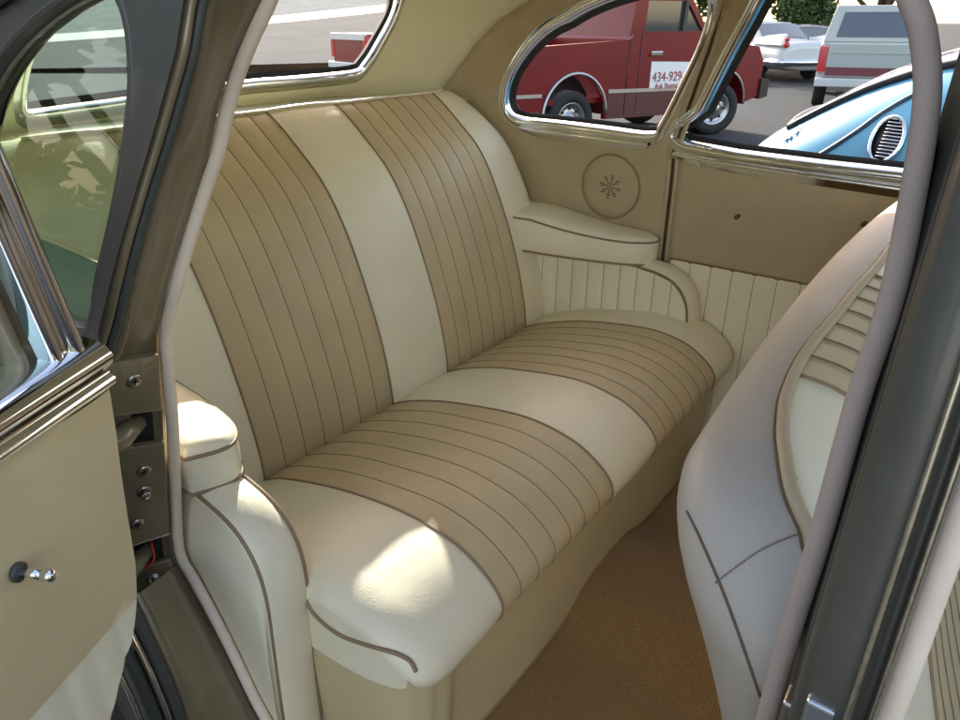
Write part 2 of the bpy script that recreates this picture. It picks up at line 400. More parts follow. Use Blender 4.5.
# tan board / pleated skirt on the far door
def pleats(fn, nu, nv, width, pitch, amp=.004):
    """fn(a, b, lift); grooves run along b"""
    mb = MB(); n = max(1, round(width / pitch)); cells = n * 8
    def q(u, v):
        t = (u * n) % 1.0; return fn(u, v, amp * abs(sin(pi * t)) ** .45)
    mb.grid(q, cells, nv)
    for k in range(1, n):
        mb.tube([fn(k / n, j / 12, .0004) for j in range(13)], .0008, 1, 5)
    return mb
pm = pleats(lambda u, v, l: Vector((1.715 - .010 - l, .635 - .70 * u, .02 + (.522 - .02) * v)), 1, 6, .70, .055)
o = pm.build('pleated_panel', [M['cream'], M['piping']], fdo); tag(o, 'pleated cream lower skirt of the far door')
mb = MB(); mb.box((1.704, -.07, .520), (1.716, .636, .5235)); mb.tube([(1.705, .636, .5215), (1.705, -.07, .5215)], .0028, 0, 6); mb.build('piping', M['piping'], fdo)

# speaker disc with star of holes
cs = on_shell(612, 186, .8, .68); cy, cz = cs; mb = MB()
n = 40; Sp = lambda r_, a, d: S(cy + r_ * cos(a), cz + r_ * sin(a), -d)
mb.tube([Sp(.083, 2 * pi * k / n, .009) for k in range(n)], .0030, 1, 6, closed=True)
mb.loft([[Sp(r_, 2 * pi * k / n, d) for k in range(n)] for r_, d in ((.085, .004), (.081, .0095), (.060, .0100), (.03, .0102), (.002, .0102))])
for r_, kk in ((.005, 4), (.011, 8), (.017, 8), (.023, 8), (.029, 8)):
    for k in range(kk):
        for da in ((0,) if r_ < .02 or r_ > .028 else (-.13, .13)):
            a = 2 * pi * (k + .25) / kk + da; c = Sp(r_, a, .0101); mb.tube([c, c - Vector((.0008, 0, 0))], .0020, 2, 7)
o = mb.build('speaker_cover', [M['trim'], M['piping'], M['dark']], car); tag(o, 'round tan speaker cover with a star of small holes')

# ------------------------------------------------------------------ windlace tubes
wl_px = [(262, 8), (243, 50), (226, 100), (215, 150), (205, 180), (186, 240), (172, 290), (163, 330), (165, 375), (169, 420), (172, 480), (175, 540), (180, 562), (193, 584), (223, 640), (252, 700), (266, 726)]
WL = [on_shell(u, v, SN - .6, .8, 0) for u, v in wl_px]
WLtop = [(SN - .40, 1.20), (SN - .46, 1.178), on_shell(282, -34, SN - .55, 1.1)]
WLs = WLtop + WL + [(SN - .60, .10), (SN - .55, .04)]
wl3 = smooth_pts([S(s, v, -.004) for s, v in WLs], 6)
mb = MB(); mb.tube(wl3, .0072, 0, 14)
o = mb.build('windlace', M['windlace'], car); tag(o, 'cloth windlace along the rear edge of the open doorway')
bp_px = [(912, 0), (924, 40), (927, 100), (914, 190), (891, 300), (858, 400), (822, 530), (791, 630), (769, 710)]
BP = [on_shell(u, v, SN - .03, .9, .02) for u, v in bp_px]
bp3 = [S(s, v, .02) for s, v in BP]
top = [(S(SN - .42, 1.20, 0)), (S(SN - .2, 1.192, .0)), S(SN - .13, 1.172, .005), S(SN - .085, 1.13, .012)]
low = [Vector((.34, .03, .5)), Vector((.34, .03, .2)), Vector((.34, .03, .02))]
bpl = smooth_pts(top + bp3 + low, 6)
mb = MB(); mb.tube(bpl, .0060, 0, 14); o = mb.build('windlace', M['windlace_shade'], car); tag(o, 'cloth windlace down the near door pillar, coloured darker for shade')
# far door windlaces (on the two sides of the slot)
mb = MB()
for off in (.012, -.010):
    pts = [S(sB(v_) + off - .004, v_, -.004) for v_ in [.10 + .04 * k for k in range(26)]]
    mb.tube(smooth_pts(pts, 2), .0058, 0, 8)
pts = [S(sB(v_) - .003, v_, .004) for v_ in [.10 + .04 * k for k in range(26)]]
mb.tube(pts, .004, 1, 6)
o = mb.build('windlace', [M['trim'], M['thread']], car); tag(o, 'tan windlace on the far door gap')

# ------------------------------------------------------------------ near rear quarter: jamb, outer skin, window
B_px = [(213, 0), (203, 50), (190, 100), (177, 140), (163, 180), (148, 240), (135, 290), (124, 340), (116, 362), (114, 400), (116, 450), (121, 500), (128, 560), (136, 596)]
Bc = [on_shell(u, v, SN - .6, .85, .055) for u, v in B_px]
C_px = [(195, 0), (187, 50), (173, 100), (160, 145), (146, 190), (131, 240), (118, 290), (108, 330)]
Cc = [on_shell(u, v, SN - .6, .85, .075) for u, v in C_px]
def curve3(pts, d, n=5): return smooth_pts([S(s, v, d) for s, v in pts], n)
def resn(P, n):
    L = [0]
    for i in range(1, len(P)): L.append(L[-1] + (P[i] - P[i - 1]).length)
    out = []; j = 0
    for k in range(n + 1):
        t = L[-1] * k / n
        while j < len(P) - 2 and L[j + 1] < t: j += 1
        out.append(P[j].lerp(P[j + 1], (t - L[j]) / max(1e-9, L[j + 1] - L[j])))
    return out
i_up = 9   # index range above belt for WL
WL_e = [on_shell(288, -42, SN - .55, 1.12, 0)] + WL[:8]; Bc_e = [on_shell(229, -42, SN - .55, 1.12, .055)] + Bc[:9]; Cc_e = [on_shell(209, -42, SN - .55, 1.12, .075)] + Cc
up_wl = resn(smooth_pts([S(s, v, .006) for s, v in WL_e], 5), 40)
up_b = resn(smooth_pts([S(s, v, .055) for s, v in Bc_e], 5), 40)
up_c = resn(smooth_pts([S(s, v, .078) for s, v in Cc_e] + [S(Bc[8][0] + .01, Bc[8][1], .09)], 5), 40)
def ext_top(c, a=.45): return [c[0] + (c[0] - c[6]) * .6] + c
mb = MB()
rows = []
for i in range(41):
    A_, B_, C_ = up_wl[i], up_b[i], up_c[i]; n_ = (B_ - A_).cross(Vector((0, 0, 1))).normalized(); n_ = n_ if n_.y < 0 else -n_
    rows.append([A_ + Vector((0, .02, 0)), A_, A_.lerp(B_, .3) + n_ * .0005, A_.lerp(B_, .93), B_ + n_ * .004, B_.lerp(C_, .12) + n_ * .005, B_.lerp(C_, .30) + n_ * .001, B_.lerp(C_, .42) - n_ * .007, B_.lerp(C_, .62) - n_ * .009, B_.lerp(C_, .72) - n_ * .001, B_.lerp(C_, .86) + n_ * .003, C_, C_ + Vector((-.003, .01, 0))])
nr = len(rows[0]); mb.add([p for r in rows for p in r], [(i * nr + k, i * nr + k + 1, (i + 1) * nr + k + 1, (i + 1) * nr + k) for i in range(40) for k in range(nr - 1)], 0)
o = mb.build('door_jamb', M['jamb'], car); tag(o, 'dark bronze painted jamb of the open doorway')
mb = MB(); mb.tube([up_b[i].lerp(up_c[i], .52) + Vector((0, -.001, 0)) for i in range(41)], .0048, 0, 8)
mb.build('rubber_seal', M['seal'], car)
# two light paint chips on jamb
# hinge pillar face below the belt
lo_wl = resn(smooth_pts([S(s, v, .006) for s, v in WL[7:14]], 5), 30)
lo_b = resn(smooth_pts([S(s, v, .075) for s, v in Bc[7:14]], 5), 30)
mb = MB(); nl = 31
mb.add([p for i in range(31) for p in (lo_wl[i] + Vector((0, .03, 0)), lo_wl[i] + Vector((0, .004, 0)), lo_b[i] + Vector((0, .004, 0)), lo_b[i] + Vector((0, .05, 0)))],
       [(i * 4 + k, i * 4 + k + 1, i * 4 + k + 5, i * 4 + k + 4) for i in range(30) for k in range(3)])
mb.build('hinge_pillar', M['jamb'], car)
def pil(t, a, lift=0):
    """point on the hinge pillar: t 0..1 top to bottom, a 0 at the windlace, 1 at the outer edge"""
    i = min(29.999, max(0, t * 30)); k = int(i); f_ = i - k
    A_ = lo_wl[k].lerp(lo_wl[k + 1], f_); B_ = lo_b[k].lerp(lo_b[k + 1], f_); n_ = (B_ - A_).cross(lo_wl[k + 1] - lo_wl[k]).normalized(); n_ = n_ if n_.y < 0 else -n_
    return A_.lerp(B_, a) + n_ * (lift - .0)
def plate(t0, t1, a0, a1, h=.007, m=0, mb=None):
    mb = mb or MB(); N = 6
    top_ = [[pil(t0 + (t1 - t0) * j / N, a0 + (a1 - a0) * i / 3, h) for i in range(4)] for j in range(N + 1)]
    base = [[pil(t0 + (t1 - t0) * j / N, a0 + (a1 - a0) * i / 3, -.004) for i in range(4)] for j in range(N + 1)]
    V = [p for r in top_ for p in r] + [p for r in base for p in r]; o_ = 4 * (N + 1); Fc = []
    for j in range(N):
        for i in range(3):
            a = j * 4 + i; Fc.append((a, a + 1, a + 5, a + 4)); Fc.append((o_ + a, o_ + a + 4, o_ + a + 5, o_ + a + 1))
        for i in (0, 3):
            a = j * 4 + i; Fc.append((a, a + 4, o_ + a + 4, o_ + a))
    for j in (0, N):
        for i in range(3):
            a = j * 4 + i; Fc.append((a, o_ + a, o_ + a + 1, a + 1))
    mb.add(V, Fc, m); return mb
def screw(parent, t, a, k=1.0, hexh=False):
    c = pil(t, a, .007); n_ = (pil(t, a, .02) - pil(t, a, .01)).normalized(); mb = MB()
    if hexh:
        mb.tube([c, c + n_ * .002], .0085, 0, 18); mb.tube([c + n_ * .002, c + n_ * .010, c + n_ * .011], [.0062, .0062, .0045], 0, 6)
        mb.tube([c + n_ * .011, c + n_ * .016], .003, 0, 10)
    else:
        mb.tube([c, c + n_ * .0015, c + n_ * .003], [.0088 * k, .0085 * k, .0060 * k], 0, 20)
        u_ = n_.cross(Vector((.3, 0, 1))).normalized(); w_ = n_.cross(u_)
        for q in (u_, w_): mb.tube([c + n_ * .0034 - q * .0042 * k, c + n_ * .0034 + q * .0042 * k], .0009 * k, 1, 4)
    return mb.build('screw', [M['steel'], M['dark']], parent)
hp = plate(.06, .235, .06, 1.0, .008).build('hinge_plate', M['jamb'], car, bevel=.0015, smooth=False)
screw(hp, .13, .48)
hp = plate(.36, .755, .04, .97, .007); plate(.22, .36, .52, .97, .006, 0, hp)
hp = hp.build('hinge_plate', M['jamb'], car, bevel=.0015, smooth=False)
screw(hp, .455, .38); screw(hp, .535, .40, 1, True); screw(hp, .665, .55)
mb = plate(.235, .36, .17, .50, -.001); mb.build('hinge_pocket', M['dark'], car, smooth=False)
mb = plate(.755, .875, .15, .60, -.001); mb.build('hinge_pocket', M['dark'], car, smooth=False)
hp = plate(.875, .995, .06, .95, .007).build('hinge_plate', M['jamb'], car, bevel=.0015, smooth=False)
screw(hp, .935, .42)
# hinge arms reaching into the door
for t in (.29, .815):
    mb = MB(); a = pil(t, .42, .004); b = pil(t, 1.08, .016) + Vector((-.01, -.02, 0)); r1 = .017
    mb.tube([a + Vector((0, 0, .006)), a.lerp(b, .5) + Vector((0, -.006, 0)), b], [.011, .013, .015], 0, 10)
    mb.build('hinge', M['jamb'], car)
mb = MB(); a = pil(.77, .35, .004); b = pil(.86, .95, .012); mb.tube(smooth_pts([a, a + Vector((-.01, -.016, -.018)), b + Vector((.008, -.014, .002)), b + Vector((-.02, -.01, -.006))], 6), .0014, 0, 6)
mb.build('door_wire', M['wire'], car)
# lower jamb: broad piece round the wheel arch down to the sill
lw = smooth_pts([S(s, v, .006) for s, v in WLs[3 + 12:]], 5)
out_px = [(134, 596), (150, 626), (168, 664), (184, 704), (196, 740)]
lo_out = [on_plane(u, v, 0, .262) for u, v in out_px]; lo_out += [lo_out[-1] + Vector((0, -.07, -.14)), Vector((.262, lo_out[-1].y - .13, .0))]
lo_out = smooth_pts(lo_out, 5)
A_ = resn(lw, 40); B_ = resn(lo_out, 40)
mb = MB(); secs = [(-.0, .02, 0), (0, 0, 0), (.35, -.004, .0), (.8, -.004, 0), (.97, 0, 0), (1.0, .012, .0)]
mb.add([A_[i].lerp(B_[i], a) + Vector((0, dy, -dy * .5)) for i in range(41) for a, dy, _ in secs], [(i * 6 + k, i * 6 + k + 1, i * 6 + k + 7, i * 6 + k + 6) for i in range(40) for k in range(5)])
o = mb.build('wheel_arch_jamb', M['jamb'], car)
for k, (dx, dy, r_, mm, nm) in enumerate([(-.008, .004, .0058, 'seal', 'rubber_seal'), (-.018, .014, .0050, 'chrome', 'chrome_bead'), (-.030, .026, .0075, 'seal', 'rubber_seal'), (-.043, .040, .0035, 'chrome', 'chrome_bead')]):
    mb = MB(); mb.tube([p + Vector((dx, dy * .5 + .002, -.3 * dy)) for p in B_], r_, 0, 8); mb.build(nm, M[mm], car)
# outer skin of the near rear quarter, with its window
nq_px = [(94, 312), (112, 255), (130, 180), (141, 110), (144, 70), (140, 30), (128, 11), (100, 16), (60, 42), (30, 72), (8, 108), (-14, 150)]
nq = [on_shell(u, v, SN - .7, .95, .06) for u, v in nq_px]
nq = nq + [(SN - 1.13, .87), (SN - 1.12, .83), (SN - 1.06, .805), (SN - .9, .80)]
print('near quarter', [(round(SN - a, 2), round(b, 3)) for a, b in nq])
nq = sm2(nq, 4)
def grow(L_, d):
    n = len(L_); A_r = sum(L_[i][0] * L_[(i + 1) % n][1] - L_[(i + 1) % n][0] * L_[i][1] for i in range(n)); sg = 1 if A_r > 0 else -1; out = []
    for i in range(n):
        t = Vector((L_[(i + 1) % n][0] - L_[i - 1][0], L_[(i + 1) % n][1] - L_[i - 1][1])).normalized(); out.append((L_[i][0] + t.y * sg * d, L_[i][1] - t.x * sg * d))
    return out
nq = resample(grow(nq, .017), .02)
c_edge = [(s, v) for s, v in Cc]
bx = [on_shell(u, v, SN - .6, .7, .075)for u, v in [(110, 362), (112, 450), (124, 560), (134, 596)]]
no = [(c_edge[0][0] - .015, 1.16)] + c_edge + [(a - .0, b) for a, b in bx] + [(SN - .80, .28), (SN - .82, .1), (SN - .82, -.05), (SN - 2.0 + .5, -.05), (SN - 1.5, 1.16)]
no = [(Cc_e[0][0] + .03, 1.20)] + Cc_e + bx + [(SN - .80, .25), (SN - .80, -.05), (SN - 1.30, -.05), (SN - 1.30, 1.20)]
o = panel_obj('quarter_skin', no, [nq], lambda s, v: S(s, v, .085), M['paint'], car, .035, exact=True)
tag(o, 'bronze grey outer body skin round the near quarter window')
mb = MB(); frame(mb, nq, lambda s, v, d: S(s, v, d), [(.002, .050), (.002, .060), (-.005, .058), (-.006, .064), (-.001, .068), (.0, .084), (.003, .087), (.008, .085)], 0)
o = mb.build('window_frame', M['paint'], car)
mb = MB(); frame(mb, nq, lambda s, v, d: S(s, v, d), [(-.003, .0655), (-.006, .0715), (-.003, .074), (.0, .070)], 0); mb.build('window_trim_bead', M['steel'], car)
panel_obj('window_glass', nq, [], lambda s, v: S(s, v, .062), M['glass'], car, .06)
# inner trim of near quarter
def wl_s(z):
    for (a0_, b0_), (a1_, b1_) in zip(WL, WL[1:]):
        if b1_ <= z <= b0_: return a0_ + (a1_ - a0_) * (b0_ - z) / max(1e-6, b0_ - b1_)
    return WL[0][0] + .02
nqi = [(min(a, wl_s(b) - .045), b) for a, b in grow([(SN - a, b) for a, b in fq][::-1], .006)]
ni = [(WLs[2][0] - .026, 1.188)] + [(a - .024, b) for a, b in WL] + [(SN - .62, .0), (SN - 1.25, 0), (ne, .6), (ne, 1.19)]
panel_obj('trim_panel', [(a + .006, b) for a, b in ni[:-4]] + ni[-4:], [nqi], lambda s, v: S(s, v, .0), M['trim'], car, .04, solid=.006, off=-1)
mb = MB(); frame(mb, nqi, lambda s, v, d: S(s, v, d), [(a, b) for a, b in SEC[1:]], 0); mb.build('window_frame', M['chrome'], car)
def by_angle(L_, n):
    cx_ = (max(p[0] for p in L_) + min(p[0] for p in L_)) / 2; cy_ = (max(p[1] for p in L_) + min(p[1] for p in L_)) / 2
    out = []
    for k in range(n):
        a = 2 * pi * k / n; best = None
        for i in range(len(L_)):
            x1, y1 = L_[i][0] - cx_, L_[i][1] - cy_; x2, y2 = L_[(i + 1) % len(L_)][0] - cx_, L_[(i + 1) % len(L_)][1] - cy_
            dx_, dy__ = cos(a), sin(a) * .5; den = dx_ * (y2 - y1) - dy__ * (x2 - x1)
            if abs(den) < 1e-12: continue
            t = (x1 * (y2 - y1) - y1 * (x2 - x1)) / den; q_ = (x1 * dy__ - y1 * dx_) / den
            if t > 0 and -1e-6 <= q_ <= 1 + 1e-6 and (best is None or t > best): best = t
        out.append((cx_ + (best or .1) * cos(a), cy_ + (best or .1) * sin(a) * .5))
    return out
ra, rb = by_angle(nqi, 90), by_angle(nq, 90)
mb = MB(); mb.loft([[S(a, b, .0) for a, b in ra], [S(a, b, .052) for a, b in rb]]); mb.build('window_reveal', M['trim'], car)
# drip rail above the near quarter window and doorway
dr = smooth_pts([S(SN - 1.5, .92, .095), S(SN - 1.2, 1.0, .095), S(SN - 1.0, 1.062, .095), S(SN - .85, 1.10, .093), S(SN - .70, 1.14, .09), S(SN - .5, 1.18, .085), S(SN - .2, 1.20, .08), S(SN + .3, 1.20, .08), S(SN + .8, 1.19, .08)], 6)
mb = MB(); mb.tube(dr, .0085, 0, 8); mb.tube([p + Vector((.004, 0, .012)) for p in dr], .006, 0, 8); mb.build('drip_rail', M['paint'], car)

# far and rear outer skins
fo = [(1.30, -.05), (1.30, 1.20), (-.95, 1.20), (-.95, -.05)]
panel_obj('side_skin', fo[::-1], [fq, fd, ff], lambda s, v: S(s, v, .085), M['paint'], car, .06)
ro = [(1.30, -.05), (1.30, 1.20), (SN - 1.30, 1.20), (SN - 1.30, -.05)]
panel_obj('rear_skin', ro, [rw], lambda s, v: S(s, v, .085), M['paint'], car, .06)
# front part of the far wall
fw_out = [(-.075, 0), (-.075, 1.19), (-.95, 1.19), (-.95, 0)]
o = panel_obj('front_door_panel', fw_out, [ff], lambda s, v: S(s, v, 0), M['trim'], car, .05, solid=.008, off=-1)
win(o, 'g', ff, SEC, .045, M['glass_clear'], sc_far)

# roof: headliner and outer skin
def roof(d, zc, mat_, name, parent):
    st = [-.95 + (SN + .95 + .95) * k / 110 for k in range(111)]; rows = []
    for s in st:
        p = S(s, 1.19, d); c = Vector((1.04, max(-.95, min(.72, p.y)), 0)); r = []
        for k in range(13):
            t = k / 12; q = 1 - (1 - t) ** 1.0
            h = (1 - (1 - t) ** 2.6) ** .62 if t < 1 else 1
            r.append(Vector((p.x + (c.x - p.x) * q, p.y + (c.y - p.y) * q, 1.185 + (zc - 1.185) * h)))
        rows.append(r)
    mb = MB(); mb.add([p for r in rows for p in r], [(i * 13 + k, i * 13 + k + 1, (i + 1) * 13 + k + 1, (i + 1) * 13 + k) for i in range(110) for k in range(12)])
    return mb.build(name, mat_, parent)
rf = roof(.085, 1.375, M['paint'], 'roof', car)
hl = roof(.0, 1.325, M['lining'], 'headliner', car); tag(hl, 'pale cream cloth headliner')
# near roof rail closing the gap between headliner and roof above the doorway
mb = MB(); mb.grid(lambda u, v: S(SN - .50 + (1.45) * u, 1.188 + .01 * v, .0 + .085 * v), 30, 3); mb.build('roof_rail', M['paint'], car, solid=.012)

# ------------------------------------------------------------------ near B pillar (between the two doorways)
prof = [(.352, .030, 0), (.345, .0215, 0), (.332, .020, 0), (.326, .0165, 0), (.318, .0170, 0), (.309, .0175, 0), (.300, .0165, 0), (.296, .0110, 0), (.292, .0030, 0), (.2915, -.0040, 0), (.2925, -.0065, 0), (.2895, -.0072, 0), (.2895, -.0088, 0), (.2930, -.0096, 0), (.2985, -.0110, 0), (.3020, -.0130, 0), (.3010, -.0155, 0), (.2985, -.0165, 0), (.2985, -.0180, 0), (.303, -.0190, 0), (.315, -.0205, 0), (.335, -.021, 0), (.352, -.021, 0)]
zs = [-.05 + 1.25 * k / 48 for k in range(49)]
def pil_b(x, y, z): return Vector((x + .22 * max(0, z - .78) + .0, y + .0 * z, z))
mb = MB(); mb.loft([[pil_b(x, y, z) for x, y, _ in prof] for z in zs], 0, True, True)
bpil = mb.build('door_pillar', M['paint'], car); tag(bpil, 'slim bronze grey door pillar close to the camera')
mb = MB()
for (x, y, r_) in ((.3135, .0150, .0035),): mb.tube([pil_b(x, y, z) for z in zs], r_, 0, 8)
mb.build('rubber_seal', M['rubber'], bpil)
mb = MB(); mb.tube([pil_b(.2885, -.0078, z) for z in zs], .0016, 0, 8); mb.tube([pil_b(.2975, -.0172, z) for z in zs], .0014, 0, 8)
mb.build('metal_bead', M['steel'], bpil)
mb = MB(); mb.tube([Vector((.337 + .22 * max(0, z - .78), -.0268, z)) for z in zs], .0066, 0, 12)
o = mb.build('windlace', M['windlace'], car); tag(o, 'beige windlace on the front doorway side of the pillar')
# striker plate
mb = MB(); mb.box((.2895, -.0035, .55), (.2975, .0105, .775)); st_ = mb.build('striker_plate', M['satin'], bpil, bevel=.002, smooth=False)
mb = MB(); mb.box((.3065, .0125, .68), (.323, .0215, .748)); mb.build('striker_wedge', M['steel'], bpil, bevel=.002, smooth=False)

# ------------------------------------------------------------------ open near rear door (plane Y = .62 .. .73)
YI, YO = .62, .725
BETA = radians(20); HX, HYY = .262, .62; DD = Vector((cos(BETA), sin(BETA), 0)); DN = Vector((-sin(BETA), cos(BETA), 0))
def door_pt(x, z, y): return Vector((HX, HYY, 0)) + DD * (x - HX) + DN * (y - HYY) + Vector((0, 0, z))
def on_door(u, v, y):
    """picture point -> (x, y, z) in the door's own frame, on its plane y"""
    d = ray(u, v); O_ = door_pt(HX, 0, y); t = (O_ - EYE).dot(DN) / d.dot(DN); p = EYE + d * t
    return Vector(((p - Vector((HX, HYY, 0))).dot(DD) + HX, y, p.z))
hinge_px = [(110, 388), (116, 430), (120, 470), (126, 515), (133, 560), (137, 598), (131, 640), (118, 682), (111, 720)]
he = [(on_door(u, v, YI).x, on_door(u, v, YI).z) for u, v in hinge_px]
print('door edge', [(round(a, 3), round(b, 3)) for a, b in he])
he2 = he + [(he[-1][0] - .03, .16), (he[-1][0] - .12, .02)]
front = [(-.52, .02), (-.52, he[0][1] - .02)]
door = panel_obj('door', he2 + front, [], lambda x, z: door_pt(x, z, YI + .006), M['jamb'], car, .05, solid=YO - YI - .006, off=-1)
door.modifiers['solid'].offset = 1
v_, f_ = panel(he2 + front, [], lambda x, z: door_pt(x, z, 0), .05)
door.modifiers.clear()
bm = bmesh.new(); bm.from_mesh(door.data)
ext = bmesh.ops.extrude_face_region(bm, geom=bm.faces[:]); vs = [e for e in ext['geom'] if isinstance(e, bmesh.types.BMVert)]
bmesh.ops.translate(bm, vec=tuple(DN * (YO - YI - .006)), verts=vs); bmesh.ops.recalc_face_normals(bm, faces=bm.faces); bm.to_mesh(door.data); bm.free()
door.data.polygons.foreach_set('use_smooth', [False] * len(door.data.polygons))
tag(door, 'near rear door standing wide open on its hinges')
# tan board and pleated skirt
zl0, zl1 = on_door(137, 597, YI - .004), on_door(30, 718, YI - .004)
sl_ = (zl1.z - zl0.z) / (zl1.x - zl0.x)
def zsplit(x): return zl0.z + (x - zl0.x) * sl_
print('split', zl0, zl1)
ib = [(a - .002, b) for a, b in he if b > zsplit(a)]
tb = ib + [(zl0.x - .001, zsplit(zl0.x)), (-.5, zsplit(-.5)), (-.5, he[0][1] - .004)]
o = panel_obj('trim_board', tb, [], lambda x, z: door_pt(x, z, YI - .005 + .004 * max(0, 1 - abs(x - .26) / .03)), M['card'], door, .03); tag(o, 'tan trim board of the open door')
lo_edge = [(a - .002, b) for a, b in he if b <= zsplit(a)] + [(he[-1][0] - .04, .16), (he[-1][0] - .13, .03)]
pb = [(zl0.x - .001, zsplit(zl0.x))] + lo_edge + [(-.5, .03), (-.5, zsplit(-.5))]
pt = lambda x: abs(sin(pi * (x - .262) / .034)) ** .4
o = panel_obj('pleated_panel', pb, [], lambda x, z: door_pt(x, z, YI + .001 - .004 * pt(x)), M['cream'], door, .006); tag(o, 'pleated cream skirt of the open door')
c = on_door(17, 572, YI - .006); stud(door, door_pt(c.x, c.z, c.y), tuple(-DN + DD * .15), 'chrome', 1.0)
for k in range(-14, 1):
    x_ = .262 + .034 * k; zt_ = zsplit(x_) - .004
    if x_ < zl0.x:
        zb_ = .03 if x_ < he2[-1][0] else min((b for a, b in he2 if abs(a - x_) < .03), default=.3)
        if zt_ > zb_ + .03: mb = MB(); mb.tube([door_pt(x_, zt_, YI + .0005), door_pt(x_, zb_ + .01, YI + .0005)], .0008, 0, 5); mb.build('pleat_seam', M['pleat_line'], door)
# chrome belt garnish and window frame of the open door
def dsec(p0, p1, sec, mb, m=0, n=30):
    """sweep section [(up, proud)] from p0 to p1 (x,z pairs) on the door's inner face"""
    t = Vector((p1[0] - p0[0], p1[1] - p0[1])).normalized(); nn = Vector((-t.y, t.x))
    mb.grid(lambda u, v: door_pt(p0[0] + (p1[0] - p0[0]) * u + nn.x * sec[int(round(v * (len(sec) - 1)))][0], p0[1] + (p1[1] - p0[1]) * u + nn.y * sec[int(round(v * (len(sec) - 1)))][0], YI - sec[int(round(v * (len(sec) - 1)))][1]), n, len(sec) - 1, m)
q = lambda u, v: (on_door(u, v, YI - .015).x, on_door(u, v, YI - .015).z)
g0, g1 = q(112, 384), q(0, 462)
mb = MB()
gsec = [(-.004, 0), (-.004, .012), (.002, .020), (.008, .022), (.012, .017), (.017, .016), (.024, .024), (.032, .027), (.040, .022), (.045, .012), (.047, -.005), (.045, -.03)]
ge = (-.50, g1[1] + (g1[1] - g0[1]) * (-.50 - g1[0]) / (g1[0] - g0[0])); print('belt', g0, g1, ge)
dsec((ge[0], ge[1]), g0, gsec, mb)
gb = mb.build('belt_garnish', M['chrome'], door); tag(gb, 'wide chrome garnish rail on top of the open door')
f0, f1 = q(86, 345), q(0, 128)
fe = (f1[0] + (f1[0] - f0[0]) * .55, f1[1] + (f1[1] - f0[1]) * .55)
fsec = [(0.002, -.05), (.0, .006), (.004, .014), (.010, .016), (.013, .010), (.016, .006), (.020, .008), (.028, .013), (.032, .006), (.034, -.02), (.034, -.05)]
mb = MB(); dsec(fe, (f0[0] + .004, f0[1] - .012), [(-a, b) for a, b in fsec], mb); 
fr = mb.build('window_frame', M['chrome'], door)
mb = MB(); dsec(fe, (f0[0] + .008, f0[1] - .01), [(.004, -.08), (.004, -.004), (.001, .004), (-.004, .004)], mb); dsec(fe, f0, [(-.030, -.045), (-.036, -.01), (-.042, -.014), (-.043, -.045)], mb)
mb.build('frame_post', M['jamb'], door)
# header of the door's frame, out to the front and down again
mb = MB(); hz = fe[1] - .02
mb.tube(smooth_pts([door_pt(fe[0] + .01, fe[1] - .03, YI + .02), door_pt(fe[0] - .03, fe[1], YI + .02), door_pt(-.42, fe[1] + .005, YI + .02), door_pt(-.48, fe[1] - .03, YI + .02), door_pt(-.50, ge[1] + .03, YI + .02)], 8), .018, 0, 10)
mb.build('frame_header', M['chrome'], door)
gl = [(f0[0] - .02, f0[1] - .02), (fe[0] - .02, fe[1] - .02), (-.49, fe[1] - .02), (-.49, ge[1])]
panel_obj('window_glass', gl, [], lambda x, z: door_pt(x, z, YI + .045), M['glass'], door, .1)
mb = MB(); mb.box((.262, YI + .02, .42), (.300, YI + .10, .76)) if False else None

mb = MB(); zt_ = he[0][1] + .004
V8 = [door_pt(a, b, y) for y in (YI + .008, YO - .004) for a, b in ((-.50, zt_ - .02), (.250, zt_ - .02), (.250, zt_ + .010), (-.50, min(zt_, ge[1]) + .010))]
mb.add(V8, [(0, 1, 2, 3), (7, 6, 5, 4), (0, 4, 5, 1), (1, 5, 6, 2), (2, 6, 7, 3), (3, 7, 4, 0)]); mb.build('belt_seal', M['seal'], door, smooth=False)
# corner block where garnish and window frame meet
cb_ = (f0[0] - .008, YI - .002, f0[1] - .022); mb = MB()
mb.loft([[door_pt(cb_[0] + cos(a) * r_ * 1.15 - .010 * k, cb_[2] + sin(a) * r_, cb_[1] - .017 * k + .02) for a in [2 * pi * q_ / 20 for q_ in range(20)]] for k, r_ in ((0, .026), (.5, .025), (.85, .021), (1.05, .012), (1.1, .003))], 0, True, True)
mb.build('frame_corner', M['chrome'], door)
# near front door, swung open ahead of the camera
mb = MB(); yf = -.93
mb.box((-.62, yf - .10, -.05), (.30, yf, .76)); fdn = mb.build('door', M['paint'], car, bevel=.02); tag(fdn, 'near front door standing open')
mb = MB(); mb.box((-.60, yf + .001, .0), (.28, yf + .012, .74)); mb.build('trim_board', M['trim'], fdn, bevel=.004)
mb = MB(); mb.tube(smooth_pts([Vector((.27, yf - .05, .76)), Vector((.24, yf - .05, 1.02)), Vector((.16, yf - .05, 1.09)), Vector((-.40, yf - .05, 1.09)), Vector((-.56, yf - .05, 1.03)), Vector((-.60, yf - .05, .76))], 6), .022, 0, 8); mb.build('window_frame', M['paint'], fdn)
mb = MB(); mb.add([Vector((.26, yf - .05, .76)), Vector((.20, yf - .05, 1.07)), Vector((-.52, yf - .05, 1.07)), Vector((-.59, yf - .05, .76))], [(0, 1, 2, 3)]); mb.build('window_glass', M['glass'], fdn)
mb = MB(); mb.tube([Vector((-.45, yf + .012, .55)), Vector((-.45, yf + .05, .55)), Vector((-.34, yf + .055, .54))], .008, 0, 8); mb.build('handle', M['chrome'], fdn)
